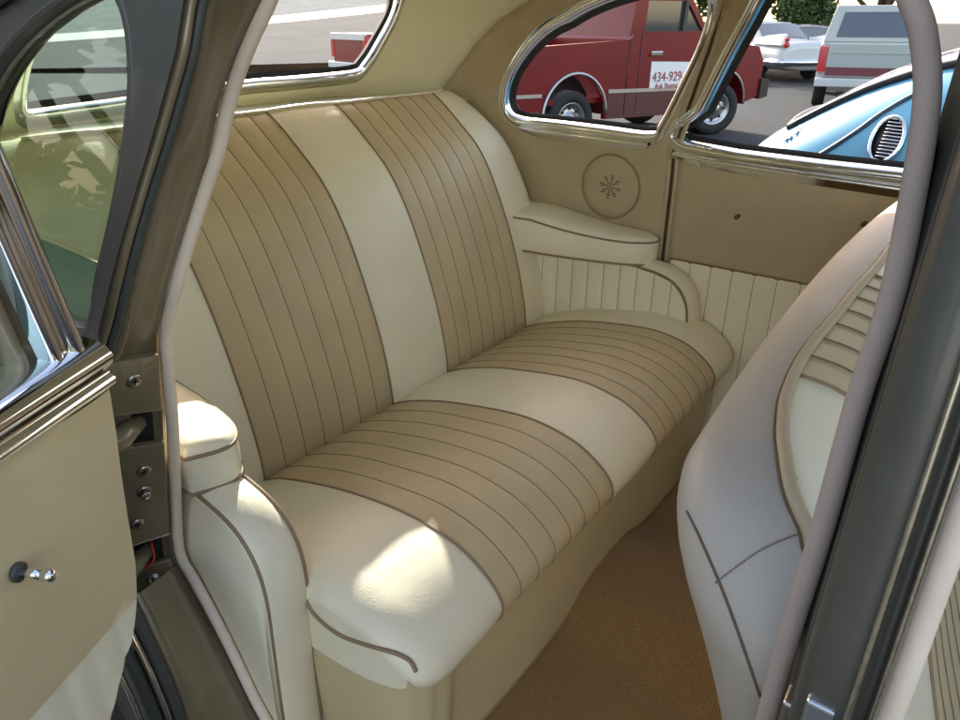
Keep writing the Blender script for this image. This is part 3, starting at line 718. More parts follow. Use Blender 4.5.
# floor pan, seat risers, front end of the cabin
mb = MB(); mb.box((.30, -1.15, -.10), (1.79, 1.62, -.03)); mb.build('floor_pan', M['jamb'], car, bevel=.01)
mb = MB(); mb.box((.265, -.90, -.12), (.345, .66, -.012)); o = mb.build('door_sill', M['jamb'], car, bevel=.008)
mb = MB(); mb.box((.34, -1.02, -.03), (1.72, -.95, .72)); mb.grid(lambda u, v: Vector((.34 + 1.38 * u, -.95 + .12 * sin(pi * v), .45 + .30 * v)), 2, 10); mb.build('dashboard', M['paint'], car)
mb = MB()
for x0, x1 in ((.40, .44), (1.66, 1.62)): mb.tube([(x0, -1.0, .72), (x1, -.93, 1.21)], .022, 0, 8)
mb.build('windscreen_pillar', M['paint'], car)
mb = MB(); mb.grid(lambda u, v: Vector((.42 + 1.2 * u, -1.0 + .07 * v, .74 + .45 * v)), 2, 2); mb.build('windscreen', M['glass_clear'], car)
# outer body: bonnet, boot and wings so that the car is whole from outside
mb = MB()
rg = []
for y, hw, z0, z1 in ((-1.02, .70, -.1, .78), (-1.3, .66, -.1, .80), (-1.8, .55, -.12, .76), (-2.2, .42, -.1, .66), (-2.35, .3, 0, .5)):
    rg.append([Vector((1.04 + hw * (abs(cos(a)) ** .6) * (1 if cos(a) > 0 else -1), y, (z0 + z1) / 2 + (z1 - z0) / 2 * (abs(sin(a)) ** .7) * (1 if sin(a) > 0 else -1))) for a in [2 * pi * k / 28 for k in range(28)]])
mb.loft(rg, 0, True, True); mb.build('bonnet', M['paint'], car)
mb = MB(); rg = []
for y, hw, z1 in ((1.62, .60, .86), (1.9, .58, .74), (2.2, .5, .55), (2.45, .40, .25), (2.5, .3, .05)):
    rg.append([Vector((1.04 + hw * (abs(cos(a)) ** .6) * (1 if cos(a) > 0 else -1), y, (-.05 + z1) / 2 + (z1 + .05) / 2 * (abs(sin(a)) ** .7) * (1 if sin(a) > 0 else -1))) for a in [2 * pi * k / 28 for k in range(28)]])
mb.loft(rg, 0, True, True); mb.build('boot_lid', M['paint'], car)
def wheel(parent, c, ax, r, wdt, whitew=False, name='wheel'):
    ax = Vector(ax).normalized(); up = Vector((0, 0, 1)); sd = ax.cross(up).normalized(); c = Vector(c); mb = MB()
    def ring(rad, o_): return [c + ax * o_ + (sd * cos(2 * pi * k / 32) + up * sin(2 * pi * k / 32)) * rad for k in range(32)]
    h = wdt / 2
    mb.loft([ring(r * .6, -h), ring(r * .93, -h), ring(r, -h * .7), ring(r, h * .7), ring(r * .93, h), ring(r * .64, h), ring(r * .62, h * .8)], 0, True, False)
    t = mb.build(name, [M['tyre']], parent)
    mb = MB(); mb.loft([ring(r * .63, h * .85), ring(r * .60, h * .95), ring(r * .55, h * .5), ring(r * .30, h * .55), ring(r * .24, h * .9), ring(r * .10, h * 1.0)], 0, False, True)
    for k in range(8):
        a = 2 * pi * k / 8; p = c + ax * h * .56 + (sd * cos(a) + up * sin(a)) * r * .43; mb.tube([p, p + ax * .004], r * .06, 1, 8)
    rm = mb.build('rim', [M['rim'], M['black']], t); rm.matrix_parent_inverse = Matrix()
    return t
for x, y, a in ((.30, 1.28, -1), (1.78, 1.28, 1), (.30, -1.65, -1), (1.78, -1.65, 1)):
    wheel(car, (x, y, GZ + .33), (a, 0, 0), .33, .16)
def fender(c, rx, ry, rz):
    mb = MB(); c = Vector(c)
    mb.grid(lambda u, v: c + Vector((rx * cos(pi * (v - .5)) * 1.0 * (-1 if c.x < 1 else 1) * sin(pi * u) ** .6, -ry * cos(pi * u), rz * sin(pi * u) ** .7 * sin(pi * v * .5 + .0) )), 24, 12)
    mb.build('mudguard', M['paint'], car)
fender((.30, 1.35, -.18), .10, .46, .62); fender((1.78, 1.35, -.18), .10, .46, .62); fender((.44, -1.6, -.18), .26, .55, .62); fender((1.64, -1.6, -.18), .26, .55, .62)

# ================================================================== REAR BENCH SEAT
bench = thing('rear_bench_seat', 'wide rear bench seat with pleated tan panels and smooth cream bands', 'car seat', (1.08, .9, 0))
SEAMS = (.635, .985, 1.18, 1.53)
def seat_surface(name, prof, x0, x1, npl, edge_r, drop, depth, parent, corner=None, t_flat=None, bulge=.012, wav=0, flip=1):
    """prof: [(Y, z)] smooth list; returns mesh object. material 0 cream 1 tan 2 thread"""
    P = smooth_pts([(0, a, b) for a, b in prof], 6); P = resn(P, 72); nP = len(P)
    N = []
    for i in range(nP):
        t = (P[min(nP - 1, i + 1)] - P[max(0, i - 1)]).normalized(); N.append(Vector((0, -t.z, t.y)) * flip)
    xs = [x0, x0 + .002]
    def seg(a, b, st):
        k = max(2, round((b - a) / st)); return [a + (b - a) * i / k for i in range(1, k + 1)]
    k_ = 12
    xs += [x0 + edge_r * (1 - cos(pi / 2 * i / k_)) for i in range(1, k_ + 1)]; xs = [x for i, x in enumerate(xs) if i == 0 or x > xs[i - 1] + 1e-4]
    if xs[-1] < SEAMS[0] - .01: xs += seg(xs[-1], SEAMS[0], .02)
    xs = [x for x in xs if x <= SEAMS[0]]
    xs += seg(SEAMS[0], SEAMS[1], .35 / (npl * 10)); xs += seg(SEAMS[1], SEAMS[2], .016); xs += seg(SEAMS[2], SEAMS[3], .35 / (npl * 10))
    e1 = x1 - edge_r; xs += seg(SEAMS[3], max(e1, SEAMS[3] + .01), .02)
    xs += [x1 - edge_r * (1 - cos(pi / 2 * (k_ - i) / k_)) for i in range(1, k_ + 1)]
    xs = sorted(set(round(x, 5) for x in xs)); nx = len(xs)
    def puff(x):
        for a, b in ((SEAMS[0], SEAMS[1]), (SEAMS[2], SEAMS[3])):
            if a <= x <= b:
                k = (x - a) / (b - a) * npl; return .0020 * abs(sin(pi * (k % 1.0))) ** .55
        for a, b in ((SEAMS[1], SEAMS[2]),):
            if a < x < b: return .006 * sin(pi * (x - a) / (b - a)) ** .6
        e = min(abs(x - SEAMS[0]), abs(x - SEAMS[3])); return .006 * min(1, e / .05) ** .6
    def edge_drop(x):
        e = min(x - x0, x1 - x); 
        return 0 if e >= edge_r else -drop * (1 - sqrt(max(0, 1 - (1 - e / edge_r) ** 2)))
    def pt(x, i, lift=0):
        xx = x
        if corner:
            c0, c1 = corner(i / (nP - 1)); 
            if x < SEAMS[0]: xx = SEAMS[0] - (SEAMS[0] - x) * (SEAMS[0] - x0 - c0) / (SEAMS[0] - x0)
            if x > SEAMS[3]: xx = SEAMS[3] + (x - SEAMS[3]) * (x1 - c1 - SEAMS[3]) / (x1 - SEAMS[3])
        w_ = sin(pi * i / (nP - 1)) ** .5 if 0 < i < nP - 1 else 0
        cr = bulge * (1 - ((x - 1.08) / .66) ** 2)
        wr = wav * (sin(x * 23 + i * .11) * sin(i * .17 + x * 7)) * w_ if wav else 0
        return Vector((xx, P[i].y, P[i].z)) + N[i] * ((puff(x) * (.35 + .65 * w_)) + edge_drop(x) + lift + cr + wr)
    V = [pt(x, i) for i in range(nP) for x in xs]; Fc = []; Mi = []
    for i in range(nP - 1):
        for j in range(nx - 1):
            a = i * nx + j; Fc.append((a, a + 1, a + nx + 1, a + nx)); xm = (xs[j] + xs[j + 1]) / 2
            Mi.append(1 if SEAMS[0] < xm < SEAMS[1] or SEAMS[2] < xm < SEAMS[3] else 0)
    mb = MB(); mb.add(V, Fc, Mi)
    # side skirts
    ifm = min(range(nP), key=lambda i: P[i].y)
    for j, sx in ((0, -1), (nx - 1, 1)):
        a = [pt(xs[j], i) for i in range(nP)]; b = [p - N[i] * depth for i, p in enumerate(a)] if flip > 0 else [(Vector((p.x - .003 * sx, p.y + .003, .254 + .036 * min(1, i / ifm) ** 5)) if i < ifm else p.copy()) for i, p in enumerate(a)]
        mb.add(a + b, [(i, i + 1, nP + i + 1, nP + i) for i in range(nP - 1)], 0)
    for a, b in ((SEAMS[0], SEAMS[1]), (SEAMS[2], SEAMS[3])):
        for k in range(1, npl):
            x = a + (b - a) * k / npl; mb.tube([pt(x, i, .0003) for i in range(1, nP - 1)], .0008, 2, 5)
    o = mb.build(name, [M['cream'], M['tan'], M['pleat_line']], parent)
    mp = MB()
    for x in SEAMS: mp.tube([pt(x, i, .0012) for i in range(0, nP)], .0021, 0, 7)
    pp = mp.build('piping', M['piping'], o); pp.matrix_parent_inverse = Matrix()
    return o, pt, xs, nP
cprof = [(1.02, .275), (.965, .300), (.90, .330), (.775, .366), (.615, .389), (.517, .378), (.462, .350), (.432, .318), (.430, .292), (.446, .268), (.47, .258)]
def ccorner(t):     # the seat narrows at its front corners
    k = max(0, (t - .62) / .38); c = .055 * (1 - sqrt(max(0, 1 - min(1, k) ** 2))); return (c * .75, c * 1.1)
cush, cpt, cxs, cN = seat_surface('cushion', cprof, .446, 1.715, 7, .055, .030, .125, bench, ccorner, bulge=.006, wav=.0012, flip=-1)
tag(cush, 'pleated seat cushion')
bprof = [(1.0, .26), (.968, .30), (.978, .40), (1.012, .53), (1.062, .662), (1.122, .768), (1.190, .834), (1.262, .892), (1.295, .902), (1.315, .880)]
def bcorner(t):
    k = max(0, (t - .66) / .34); c = .12 * (1 - sqrt(max(0, 1 - min(1, k) ** 2))); k2 = max(0, (.36 - t) / .36)
    return (c * .15, c + .03 * k2)
back, bpt, bxs, bN = seat_surface('backrest', bprof, .375, 1.690, 7, .06, .045, .08, bench, bcorner, bulge=.004, wav=.0012)
tag(back, 'pleated seat backrest')
# bright bead along the top of the backrest
mb = MB(); n_ = bN - 1
mb.tube([bpt(.50 + 1.10 * k / 80, int(n_ * .955), .002) for k in range(81)], .0034, 0, 8)
o = mb.build('top_bead', mat('glossy_cream_bead', (.78, .72, .55), .18, coat=1), bench)
# near-corner boxing piping of the cushion
mb = MB()
cp = [on_plane(u, v, 0, x) for u, v, x in [(302, 596, .432), (310, 612, .425), (326, 628, .425), (348, 640, .425), (372, 647, .435), (396, 654, .455), (412, 662, .475), (417, 672, .49)]]
cbt = BVHTree.FromPolygons([v_.co.copy() for v_ in cush.data.vertices], [tuple(f_.vertices) for f_ in cush.data.polygons])
def on_cush(u, v):
    p, n_, k, t = cbt.ray_cast(EYE - Vector(cush.parent.location) * 0, ray(u, v).normalized()); return None if p is None else p + (n_ if n_.dot(ray(u, v)) < 0 else -n_) * .0015
bp_ = [q for q in (on_cush(u, v) for u, v in [(307, 600), (314, 612), (326, 624), (342, 635), (360, 642), (380, 648), (398, 654), (410, 661), (416, 671)]) if q]
mb = MB(); mb.tube(smooth_pts(bp_, 5), .0030, 0, 7)
pp = mb.build('piping', M['piping'], cush); pp.matrix_parent_inverse = Matrix()
# base valance
def base_pt(u, v):
    x = .418 + 1.302 * u; fold = .0045 * sin(x * 9 + 1) * v + .007 * math.exp(-((x - .535) / .010) ** 2) * v + .006 * math.exp(-((x - .475) / .02) ** 2) * v
    e = max(0, .08 - (x - .418)) / .08; e2 = max(0, x - 1.64) / .08
    return Vector((x, .462 + .020 * v - fold + .10 * (1 - sqrt(max(0, 1 - e * e))) + .1 * (1 - sqrt(max(0, 1 - e2 * e2))), .268 - .27 * v))
vp_ = smooth_pts([(.449, .80, 0), (.451, .62, 0), (.456, .54, 0), (.470, .492, 0), (.500, .466, 0), (.54, .458, 0), (.8, .456, 0), (1.1, .458, 0), (1.4, .456, 0), (1.62, .458, 0), (1.68, .475, 0), (1.705, .52, 0), (1.71, .62, 0)], 8); vp_ = resn(vp_, 200)
def base_pt(u, v):
    k = min(199, int(u * 200)); p = vp_[k].lerp(vp_[k + 1], u * 200 - k); t = (vp_[k + 1] - vp_[k]).normalized(); n_ = Vector((t.y, -t.x, 0)); s_ = u * 1.9
    fold = .0035 * sin(s_ * 9 + 1) * v + .008 * math.exp(-((p.x - .545) / .012) ** 2) * (.3 + v) + .005 * math.exp(-((p.x - .485) / .016) ** 2) * v
    q = p + n_ * (fold - .018 * v); q.x += .011 * max(0, 1 - v / .2) * max(0, 1 - u / .18); return Vector((q.x, q.y, .286 - .288 * v))
mb = MB(); mb.grid(base_pt, 200, 12); o = mb.build('valance', mat('valance_vinyl', (.58, .49, .29), .42, noise=.05, nscale=5, bump=.3, bscale=200), bench, solid=.004); tag(o, 'plain beige valance below the cushion')
mb = MB(); mb.tube([base_pt(u / 90, .09) + Vector((0, -.002, 0)) for u in range(91)], .003, 0, 6); mb.build('piping', M['piping'], bench)
mb = MB(); mb.box((.46, .62, .0), (1.66, 1.30, .25)); mb.box((.44, 1.22, .0), (1.64, 1.34, .80)); mb.build('seat_frame', M['dark'], bench)

# ================================================================== ARMRESTS OVER THE WHEEL ARCHES
def arm(side):
    fx = (lambda x: x) if side > 0 else (lambda x: 2.08 - x)       # built on the far side, mirrored for the near one
    nm = 'far' if side > 0 else 'near'
    xi, xo = 1.632, 1.712
    if side < 0: xi, xo = 1.628, 1.696
    # profile of the padded wheel-arch box, from back to front and down
    pr = [(1.06, .512), (.90, .512), (.78, .510), (.68, .505), (.61, .492), (.568, .460), (.549, .41), (.546, .34), (.548, .20), (.552, .0)]
    if side < 0: pr = [(1.06, .522), (.90, .522), (.80, .520), (.73, .510), (.675, .492), (.642, .455), (.630, .40), (.634, .30), (.640, .18), (.644, .0)]
    P = resn(smooth_pts([(0, a, b) for a, b in pr], 6), 60)
    mb = MB()
    def top(u, v):
        i = v * 60; k = min(59, int(i)); p = P[k].lerp(P[k + 1], i - k); t = (P[min(60, k + 1)] - P[max(0, k - 1)]).normalized(); n_ = Vector((0, t.z, -t.y)) if t.y < 0 or True else None
        n_ = Vector((0, t.z, -t.y))
        if n_.z < 0 and n_.y > 0: n_ = -n_
        if n_.z < -.1: n_ = -n_
        pf = (.018 if side > 0 else .013) * sin(pi * u) ** .6
        return Vector((fx(xi + (xo - xi) * u), p.y, p.z)) + n_ * pf
    mb.grid(top, 14, 60)
    # inner and outer faces
    def face(x, bul):
        def q(u, v):
            k = min(59, int(v * 60)); p = P[k].lerp(P[k + 1], v * 60 - k); y = 1.08 + (p.y - 1.08) * 1; z = p.z
            zz = z * u; yy = max(p.y, P[-1].y) if v < .5 else p.y
            return Vector((fx(x) , yy, zz)) + Vector((bul * sin(pi * min(1, u)) ** .5 * sin(pi * v) ** .5, 0, 0))
        return q
    if side < 0:
        mb.grid(face(xo, -.012), 10, 60); mb.grid(face(xi, .010), 10, 60)
    root = mb.build('armrest', M['cream'], car)
    tag(root, 'far padded armrest over the wheel arch' if side > 0 else 'near cream armrest bolster beside the doorway')
    if side > 0:
        # pleated inner face clipped by the profile
        W = .52; npl = 11; V = []; Fc = []; nu = npl * 8; nz = 14
        def zt(y):
            best = .5
            for k in range(60):
                a, b = P[k], P[k + 1]
                if min(a.y, b.y) <= y <= max(a.y, b.y) and abs(a.y - b.y) > 1e-6: return a.z + (b.z - a.z) * (y - a.y) / (b.y - a.y)
            return P[-1].z
        mp = MB()
        mp.grid(lambda u, v: Vector((xi - .001 - .0045 * abs(sin(pi * ((u * npl) % 1))) ** .45, .5495 + (1.07 - .5495) * u, zt(.5495 + (1.07 - .5495) * u) * v)), nu, nz)
        for k in range(1, npl): mp.tube([Vector((xi - .0014, .5495 + .5205 * k / npl, zt(.5495 + .5205 * k / npl) * j / 8)) for j in range(9)], .0009, 1, 5)
        o = mp.build('pleated_panel', [M['cream'], M['piping']], root); o.matrix_parent_inverse = Matrix()
    mp = MB()
    for x in (xi, xo - .004): mp.tube([Vector((fx(x), p.y - .001, p.z + .002)) for p in P], .0034, 0, 7)
    if side > 0: mp.tube([Vector((xi + .02, p.y - .005, p.z + .010)) for p in P], .0022, 0, 6)
    o = mp.build('piping', M['piping'], root); o.matrix_parent_inverse = Matrix()
    # pad on top: plan outline tapering to the front
    if side > 0:
        pl = [(1.715, 1.12), (1.560, 1.12), (1.560, 1.02), (1.575, .90), (1.600, .78), (1.628, .70), (1.662, .665), (1.695, .668), (1.715, .69)]
        zt0 = lambda y: .574 + .030 * max(0, min(1, (y - .72) / .26)) ** 1.6; zb0 = .512
    else:
        pl = [(1.700, 1.12), (1.590, 1.12), (1.590, 1.02), (1.594, .90), (1.600, .83), (1.612, .765), (1.634, .732), (1.660, .728), (1.700, .745)]
        zt0 = lambda y: .578 + .012 * max(0, min(1, (y - .72) / .26)); zb0 = .520
    pl = sm2(pl[2:], 5, False); pl = [(pl[0][0], 1.12)] + pl; pl = [(1.715 if side > 0 else 1.700, 1.12)] + pl
    pl = resample(pl, .012)
    cx = sum(p[0] for p in pl) / len(pl); 
    def rg(k, zf):
        out = []
        for (x, y) in pl:
            c_ = Vector((1.68, max(.76, y), 0)); q = Vector((x, y, 0)); q = c_ + (q - c_) * k; out.append(Vector((fx(q.x), q.y, zf(q.y))))
        return out
    mb = MB()
    mb.loft([rg(.96, lambda y: zb0 - .004), rg(1.0, lambda y: zb0 + .004), rg(1.02, lambda y: zb0 + (zt0(y) - zb0) * .45), rg(1.0, lambda y: zt0(y) - .006), rg(.985, lambda y: zt0(y)), rg(.85, lambda y: zt0(y) + .007), rg(.55, lambda y: zt0(y) + .012), rg(.1, lambda y: zt0(y) + .013)], 0, True, True)
    o = mb.build('pad', M['cream'] , root); o.matrix_parent_inverse = Matrix()
    mp = MB()
    mp.tube(rg(1.0, lambda y: zt0(y) - .003)[:], .0028, 0, 7, closed=True); mp.tube(rg(1.0, lambda y: zb0 + .001), .0028, 0, 7, closed=True)
    o = mp.build('piping', M['piping'], root); o.matrix_parent_inverse = Matrix()
arm(1); arm(-1)

# ================================================================== FRONT BENCH SEAT (its back seen from the side)
fseat = thing('front_bench_seat', 'front bench seat whose pale grey cream backrest curves beside the door pillar', 'car seat', (1.04, -.2, 0))
FSEC = [(-.10, .06), (-.05, .18), (.022, .32), (.082, .47), (.125, .60), (.158, .68), (.168, .722), (.158, .748), (.135, .760), (.106, .763), (.070, .757), (.036, .738), (.008, .700), (-.014, .64), (-.040, .56), (-.080, .44), (-.125, .32), (-.15, .26)]
FSP = resn(smooth_pts([(0, a + .004, b + (.027 if b > .3 else .0)) for a, b in FSEC], 6), 100)
def fsk(p):          # inner line the ends close on
    z = max(.10, min(.680, p.z)); return Vector((0, .062 + (z - .680) * .36, z))
FX0, FX1, FR = .372, 1.690, .135
fsm = (.630, .975, 1.10, 1.44)
def fpuff(x, w_):
    for a, b in ((fsm[0], fsm[1]), (fsm[2], fsm[3])):
        if a < x < b: return (.0028 * abs(sin(pi * (((x - a) / (b - a) * 7) % 1))) ** .55) * w_
    return 0
def ft_pipe(): return min(range(101), key=lambda i: abs(FSP[i].y - .104) + (9 if FSP[i].z < .76 else 0))
IT = ft_pipe()
def fsp(x, i, lift=0.0):
    k = max(0, min(99, int(i))); p = FSP[k].lerp(FSP[k + 1], i - k); t = (FSP[k + 1] - FSP[k]).normalized(); n_ = Vector((0, t.z, -t.y)) * 1
    n_ = Vector((0, t.z, -t.y)); n_ = -n_ if n_.dot(p - fsk(p)) < 0 else n_
    e = min(x - FX0, FX1 - x); q = 1 if e > FR else sqrt(max(0, 1 - (1 - e / FR) ** 2)); sk = fsk(p); q = max(.02, q)
    relx = (x - 1.04) / .66
    pf = fpuff(x, 1) if i > IT + 3 else 0
    r = sk + (p - sk) * q; ins = (x - FX0 - FR < 0)
    return Vector((x, r.y - .030 * relx * relx, r.z - .006 * relx * relx)) + n_ * (lift + pf)
PX0, PX1, PR = .500, 1.570, 9.0
def seg_(a, b, n): return [a + (b - a) * k / n for k in range(n)]
fxs = [FX0 + FR * (1 - cos(pi / 2 * k / 14)) for k in range(14)] + seg_(FX0 + FR, fsm[0], 26) + seg_(fsm[0], fsm[1], 70) + seg_(fsm[1], fsm[2], 14) + seg_(fsm[2], fsm[3], 70) + seg_(fsm[3], FX1 - FR, 20) + [FX1 - FR * (1 - cos(pi / 2 * (14 - k) / 14)) for k in range(15)]
V = [fsp(x, i) for i in range(101) for x in fxs]; nx = len(fxs); Fc = []
for i in range(100):
    for j in range(nx - 1): a = i * nx + j; Fc.append((a, a + 1, a + nx + 1, a + nx))
fbt = BVHTree.FromPolygons(V, Fc)
def find_fs(u, v, *_):
    p, n_, idx, t = fbt.ray_cast(EYE, ray(u, v).normalized())
    if p is None: return None
    i, j = divmod(idx, nx - 1); a, b, c = fsp(fxs[j], i), fsp(fxs[j + 1], i), fsp(fxs[j], i + 1)
    fx_ = max(0, min(1, (p - a).dot(b - a) / max(1e-12, (b - a).length_squared))); fi = max(0, min(1, (p - a).dot(c - a) / max(1e-12, (c - a).length_squared)))
    return fxs[j] + (fxs[j + 1] - fxs[j]) * fx_, i + fi
NEARP = [find_fs(*p, .5) for p in [(873, 272), (858, 289), (840, 312), (824, 331), (810, 348), (799, 366), (791, 384), (785, 402), (783, 420), (783, 442), (790, 490), (807, 531), (826, 572)]]
NEARP = [p for p in NEARP if p]
print('near piping', [(round(a, 3), round(b, 1)) for a, b in NEARP])
def fcor(cx, ci, a0, a1): return [(cx + .10 * cos(a0 + (a1 - a0) * k / 10), ci - 8.7 * sin(a0 + (a1 - a0) * k / 10)) for k in range(11)]
path = [(PX1, i) for i in range(99, int(IT) + 9, -4)] + fcor(PX1 - .10, IT + 8.7, 0, pi / 2) + [(PX1 - .10 - (PX1 - .10 - NEARP[0][0] - .06) * k / 12, IT) for k in range(1, 13)] + NEARP
lastx, lasti = NEARP[-1]; path += [(lastx + .004 * k, lasti + (99 - lasti) * k / 6) for k in range(1, 7)]
path = [(p.x, p.y * 100) for p in smooth_pts([(a, b * .01, 0) for a, b in path], 6)]
def fborder(x, i): return inside((x, i), path + [(1.2, 101)])
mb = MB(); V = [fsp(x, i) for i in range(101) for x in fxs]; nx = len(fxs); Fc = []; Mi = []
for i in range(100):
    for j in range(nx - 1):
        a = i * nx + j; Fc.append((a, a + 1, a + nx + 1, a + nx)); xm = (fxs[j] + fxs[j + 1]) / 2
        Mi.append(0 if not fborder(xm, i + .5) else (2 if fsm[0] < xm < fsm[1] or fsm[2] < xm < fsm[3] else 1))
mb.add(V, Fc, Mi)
def istart(x):
    i = IT - 3.0
    while i < 99 and not fborder(x, i): i += .25
    return i
for a, b in ((fsm[0], fsm[1]), (fsm[2], fsm[3])):
    for k in range(1, 7):
        x_ = a + (b - a) * k / 7; i_ = istart(x_); mb.tube([fsp(x_, i_ + (99.5 - i_) * q_ / 60, .0012) for q_ in range(61)], .0010, 3, 5)
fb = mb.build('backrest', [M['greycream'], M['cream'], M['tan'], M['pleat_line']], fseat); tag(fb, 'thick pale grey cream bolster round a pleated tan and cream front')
# piping round the front field
pp = [fsp(x, i, .002) for x, i in path]
mb = MB(); mb.tube(pp, .0054, 0, 9); mb.tube([fsp(x, i, .0012) + Vector((-.002, .0052, 0)) for x, i in path], .0015, 1, 6)
mb.build('piping', [M['trim'], M['thread']], fseat)
for x in (fsm[0], fsm[1], fsm[2], fsm[3]):
    pass
mb = MB()
for x in fsm: i_ = istart(x); mb.tube([fsp(x, i_ + (99.5 - i_) * q_ / 60, .0012) for q_ in range(61)], .0019, 0, 6)
mb.build('panel_seam', M['piping'], fseat)
# seams on the near end of the bolster
def fs_hit(u, v, off):
    p, n_, idx, t = fbt.ray_cast(EYE, ray(u, v).normalized()); return None if p is None else p + (n_ if n_.dot(ray(u, v)) < 0 else -n_) * off
def px_line(px, n): return resn([Vector((p.x, p.y, 0)) for p in smooth_pts([(a, b, 0) for a, b in px], 6)], n)
P_ = [q for q in (fs_hit(p.x, p.y, .0006) for p in px_line([(686, 508), (700, 537), (722, 588), (742, 642), (762, 700)], 30)) if q]
P_ = [sum((P_[max(0, min(len(P_) - 1, k + d))] for d in (-2, -1, 0, 1, 2)), Vector()) / 5 for k in range(len(P_))]
mb = MB(); mb.tube(P_, .0011, 0, 6); mb.build('seam', M['thread'], fseat)
P_ = [q for q in (fs_hit(p.x, p.y, .0007) for p in px_line([(716, 583), (735, 568), (765, 548), (806, 531)], 90)) if q]; mb = MB()
for k in range(0, len(P_) - 3, 3): mb.tube([P_[k], P_[k + 2]], .0006, 0, 5)
o = mb.build('stitching', M['pleat_line'], fseat)
print('fs border', [tuple(round(q) for q in proj(fsp(x, IT))) for x in (.55, .6, .665, .72, .8, .9, 1.0, 1.2)])
# front cushion
mb = MB()
P = resn(smooth_pts([(0, -.02, .30), (0, -.15, .36), (0, -.35, .38), (0, -.50, .36), (0, -.55, .30), (0, -.54, .15), (0, -.53, .02)], 6), 30)
def fcush(u, v):
    k = min(29, int(v * 30)); p = P[k].lerp(P[k + 1], v * 30 - k); x = .40 + 1.28 * u; e = min(u, 1 - u) * 1.28; dr_ = .05 * (1 - sqrt(max(0, 1 - max(0, 1 - e / .07) ** 2)))
    pf = 0
    for a, b in ((fsm[0], fsm[1]), (fsm[2], fsm[3])):
        if a < x < b: pf = .005 * abs(sin(pi * (((x - a) / (b - a) * 7) % 1))) ** .5
    return Vector((x, p.y + dr_ * .3, p.z - dr_ + pf))
mb.grid(fcush, 210, 30, 0, lambda u, v: 1 if fsm[0] < .40 + 1.28 * u < fsm[1] or fsm[2] < .40 + 1.28 * u < fsm[3] else 0)
mb.grid(lambda u, v: Vector((.40, -.02 - .52 * u, .02 + .29 * v)), 4, 4); mb.grid(lambda u, v: Vector((1.68, -.02 - .52 * u, .02 + .29 * v)), 4, 4)
mb.build('cushion', [M['cream'], M['tan']], fseat)

# ================================================================== CARPET
def cz_(x, y): return .004 + .045 * math.exp(-((x - 1.10) / .16) ** 4) + .0015 * sin(x * 31) * sin(y * 27)
mb = MB(); mb.grid(lambda u, v: Vector((.345 + 1.36 * u, -.93 + 1.45 * v, cz_(.345 + 1.36 * u, -.93 + 1.45 * v))), 90, 90)
o = mb.build('carpet', M['carpet']); tag(o, 'golden brown cut pile carpet on the floor between the two seats', 'carpet')

# ================================================================== OUTSIDE: red pickup
def slab(mb, out, w0, w1, org, dx, m=0, holes=(), bev=0):
    """extrude a side outline (a, h) from lateral w0 to w1. dx: forward unit, lateral = away from the viewer"""
    dx = Vector(dx).normalized(); dy = Vector((0, 0, 1)).cross(dx); org = Vector(org)
    f3 = lambda a, h, l: org + dx * a + dy * l + Vector((0, 0, h))
    v, f = panel(out, list(holes), lambda a, h: Vector((a, h, 0)), .25)
    n = len(v); mb.add([f3(p.x, p.y, w0) for p in v], f, m); mb.add([f3(p.x, p.y, w1) for p in v], f, m)
    for L_ in [out] + list(holes):
        k = len(L_); mb.add([f3(a, h, w0) for a, h in L_] + [f3(a, h, w1) for a, h in L_], [(i, (i + 1) % k, k + (i + 1) % k, k + i) for i in range(k)], m)
    return f3
def arcpts(cx, cy, r, a0, a1, n=14): return [(cx + r * cos(a0 + (a1 - a0) * k / n), cy + r * sin(a0 + (a1 - a0) * k / n)) for k in range(n + 1)]
RT = on_plane(572, 152, 2, GZ); FT = on_plane(716, 135, 2, GZ); dxt = (FT - RT); WBT = dxt.length; dxt.normalize(); lat = Vector((0, 0, 1)).cross(dxt)
if lat.dot(RT - EYE) < 0: lat_s = -1
else: lat_s = 1
truck = thing('pickup_truck', 'red pickup truck with a white door sign parked beyond the round rear side window', 'pickup truck', RT)
FW = 1.75 * lat_s
side = [(-1.20, .50), (-1.22, 1.20), (.86, 1.28), (.90, 1.34), (2.12, 1.30), (3.35, 1.16), (3.50, .95), (3.50, .50), (WBT + .50, .42)] + arcpts(WBT, .40, .47, .0, pi) + [(WBT - .5, .34), (.50, .36)] + arcpts(0, .42, .50, 0, pi) + [(-.55, .46)]
mb = MB()
rear_o = [(-1.20, .50), (-1.22, 1.20), (.86, 1.28), (.86, .355), (.50, .36)] + arcpts(0, .42, .50, 0, pi) + [(-.55, .46)]
front_o = [(.862, .355), (.862, 1.28), (.90, 1.34), (2.12, 1.30), (3.35, 1.16), (3.50, .95), (3.50, .50), (WBT + .50, .42)] + arcpts(WBT, .40, .47, .0, pi) + [(WBT - .5, .34)]
slab(mb, rear_o, 0, .07 * lat_s, RT, dxt); slab(mb, rear_o, FW - .07 * lat_s, FW, RT, dxt); slab(mb, front_o, 0, FW, RT, dxt)
slab(mb, [(-1.2, .50), (-1.21, 1.19), (-1.15, 1.19), (-1.15, .50)], .07 * lat_s, FW - .07 * lat_s, RT, dxt); slab(mb, [(-1.15, .56), (-1.15, .62), (.86, .62), (.86, .56)], .07 * lat_s, FW - .07 * lat_s, RT, dxt)
tb_ = mb.build('body', M['red'], truck, smooth=False, bevel=.03); tb_.matrix_parent_inverse = Matrix.Translation(RT).inverted()
def tpart(mb, name, m, parent, **kw):
    o = mb.build(name, m, parent, **kw); o.matrix_parent_inverse = Matrix.Translation(truck.location).inverted() if parent is truck else Matrix(); return o
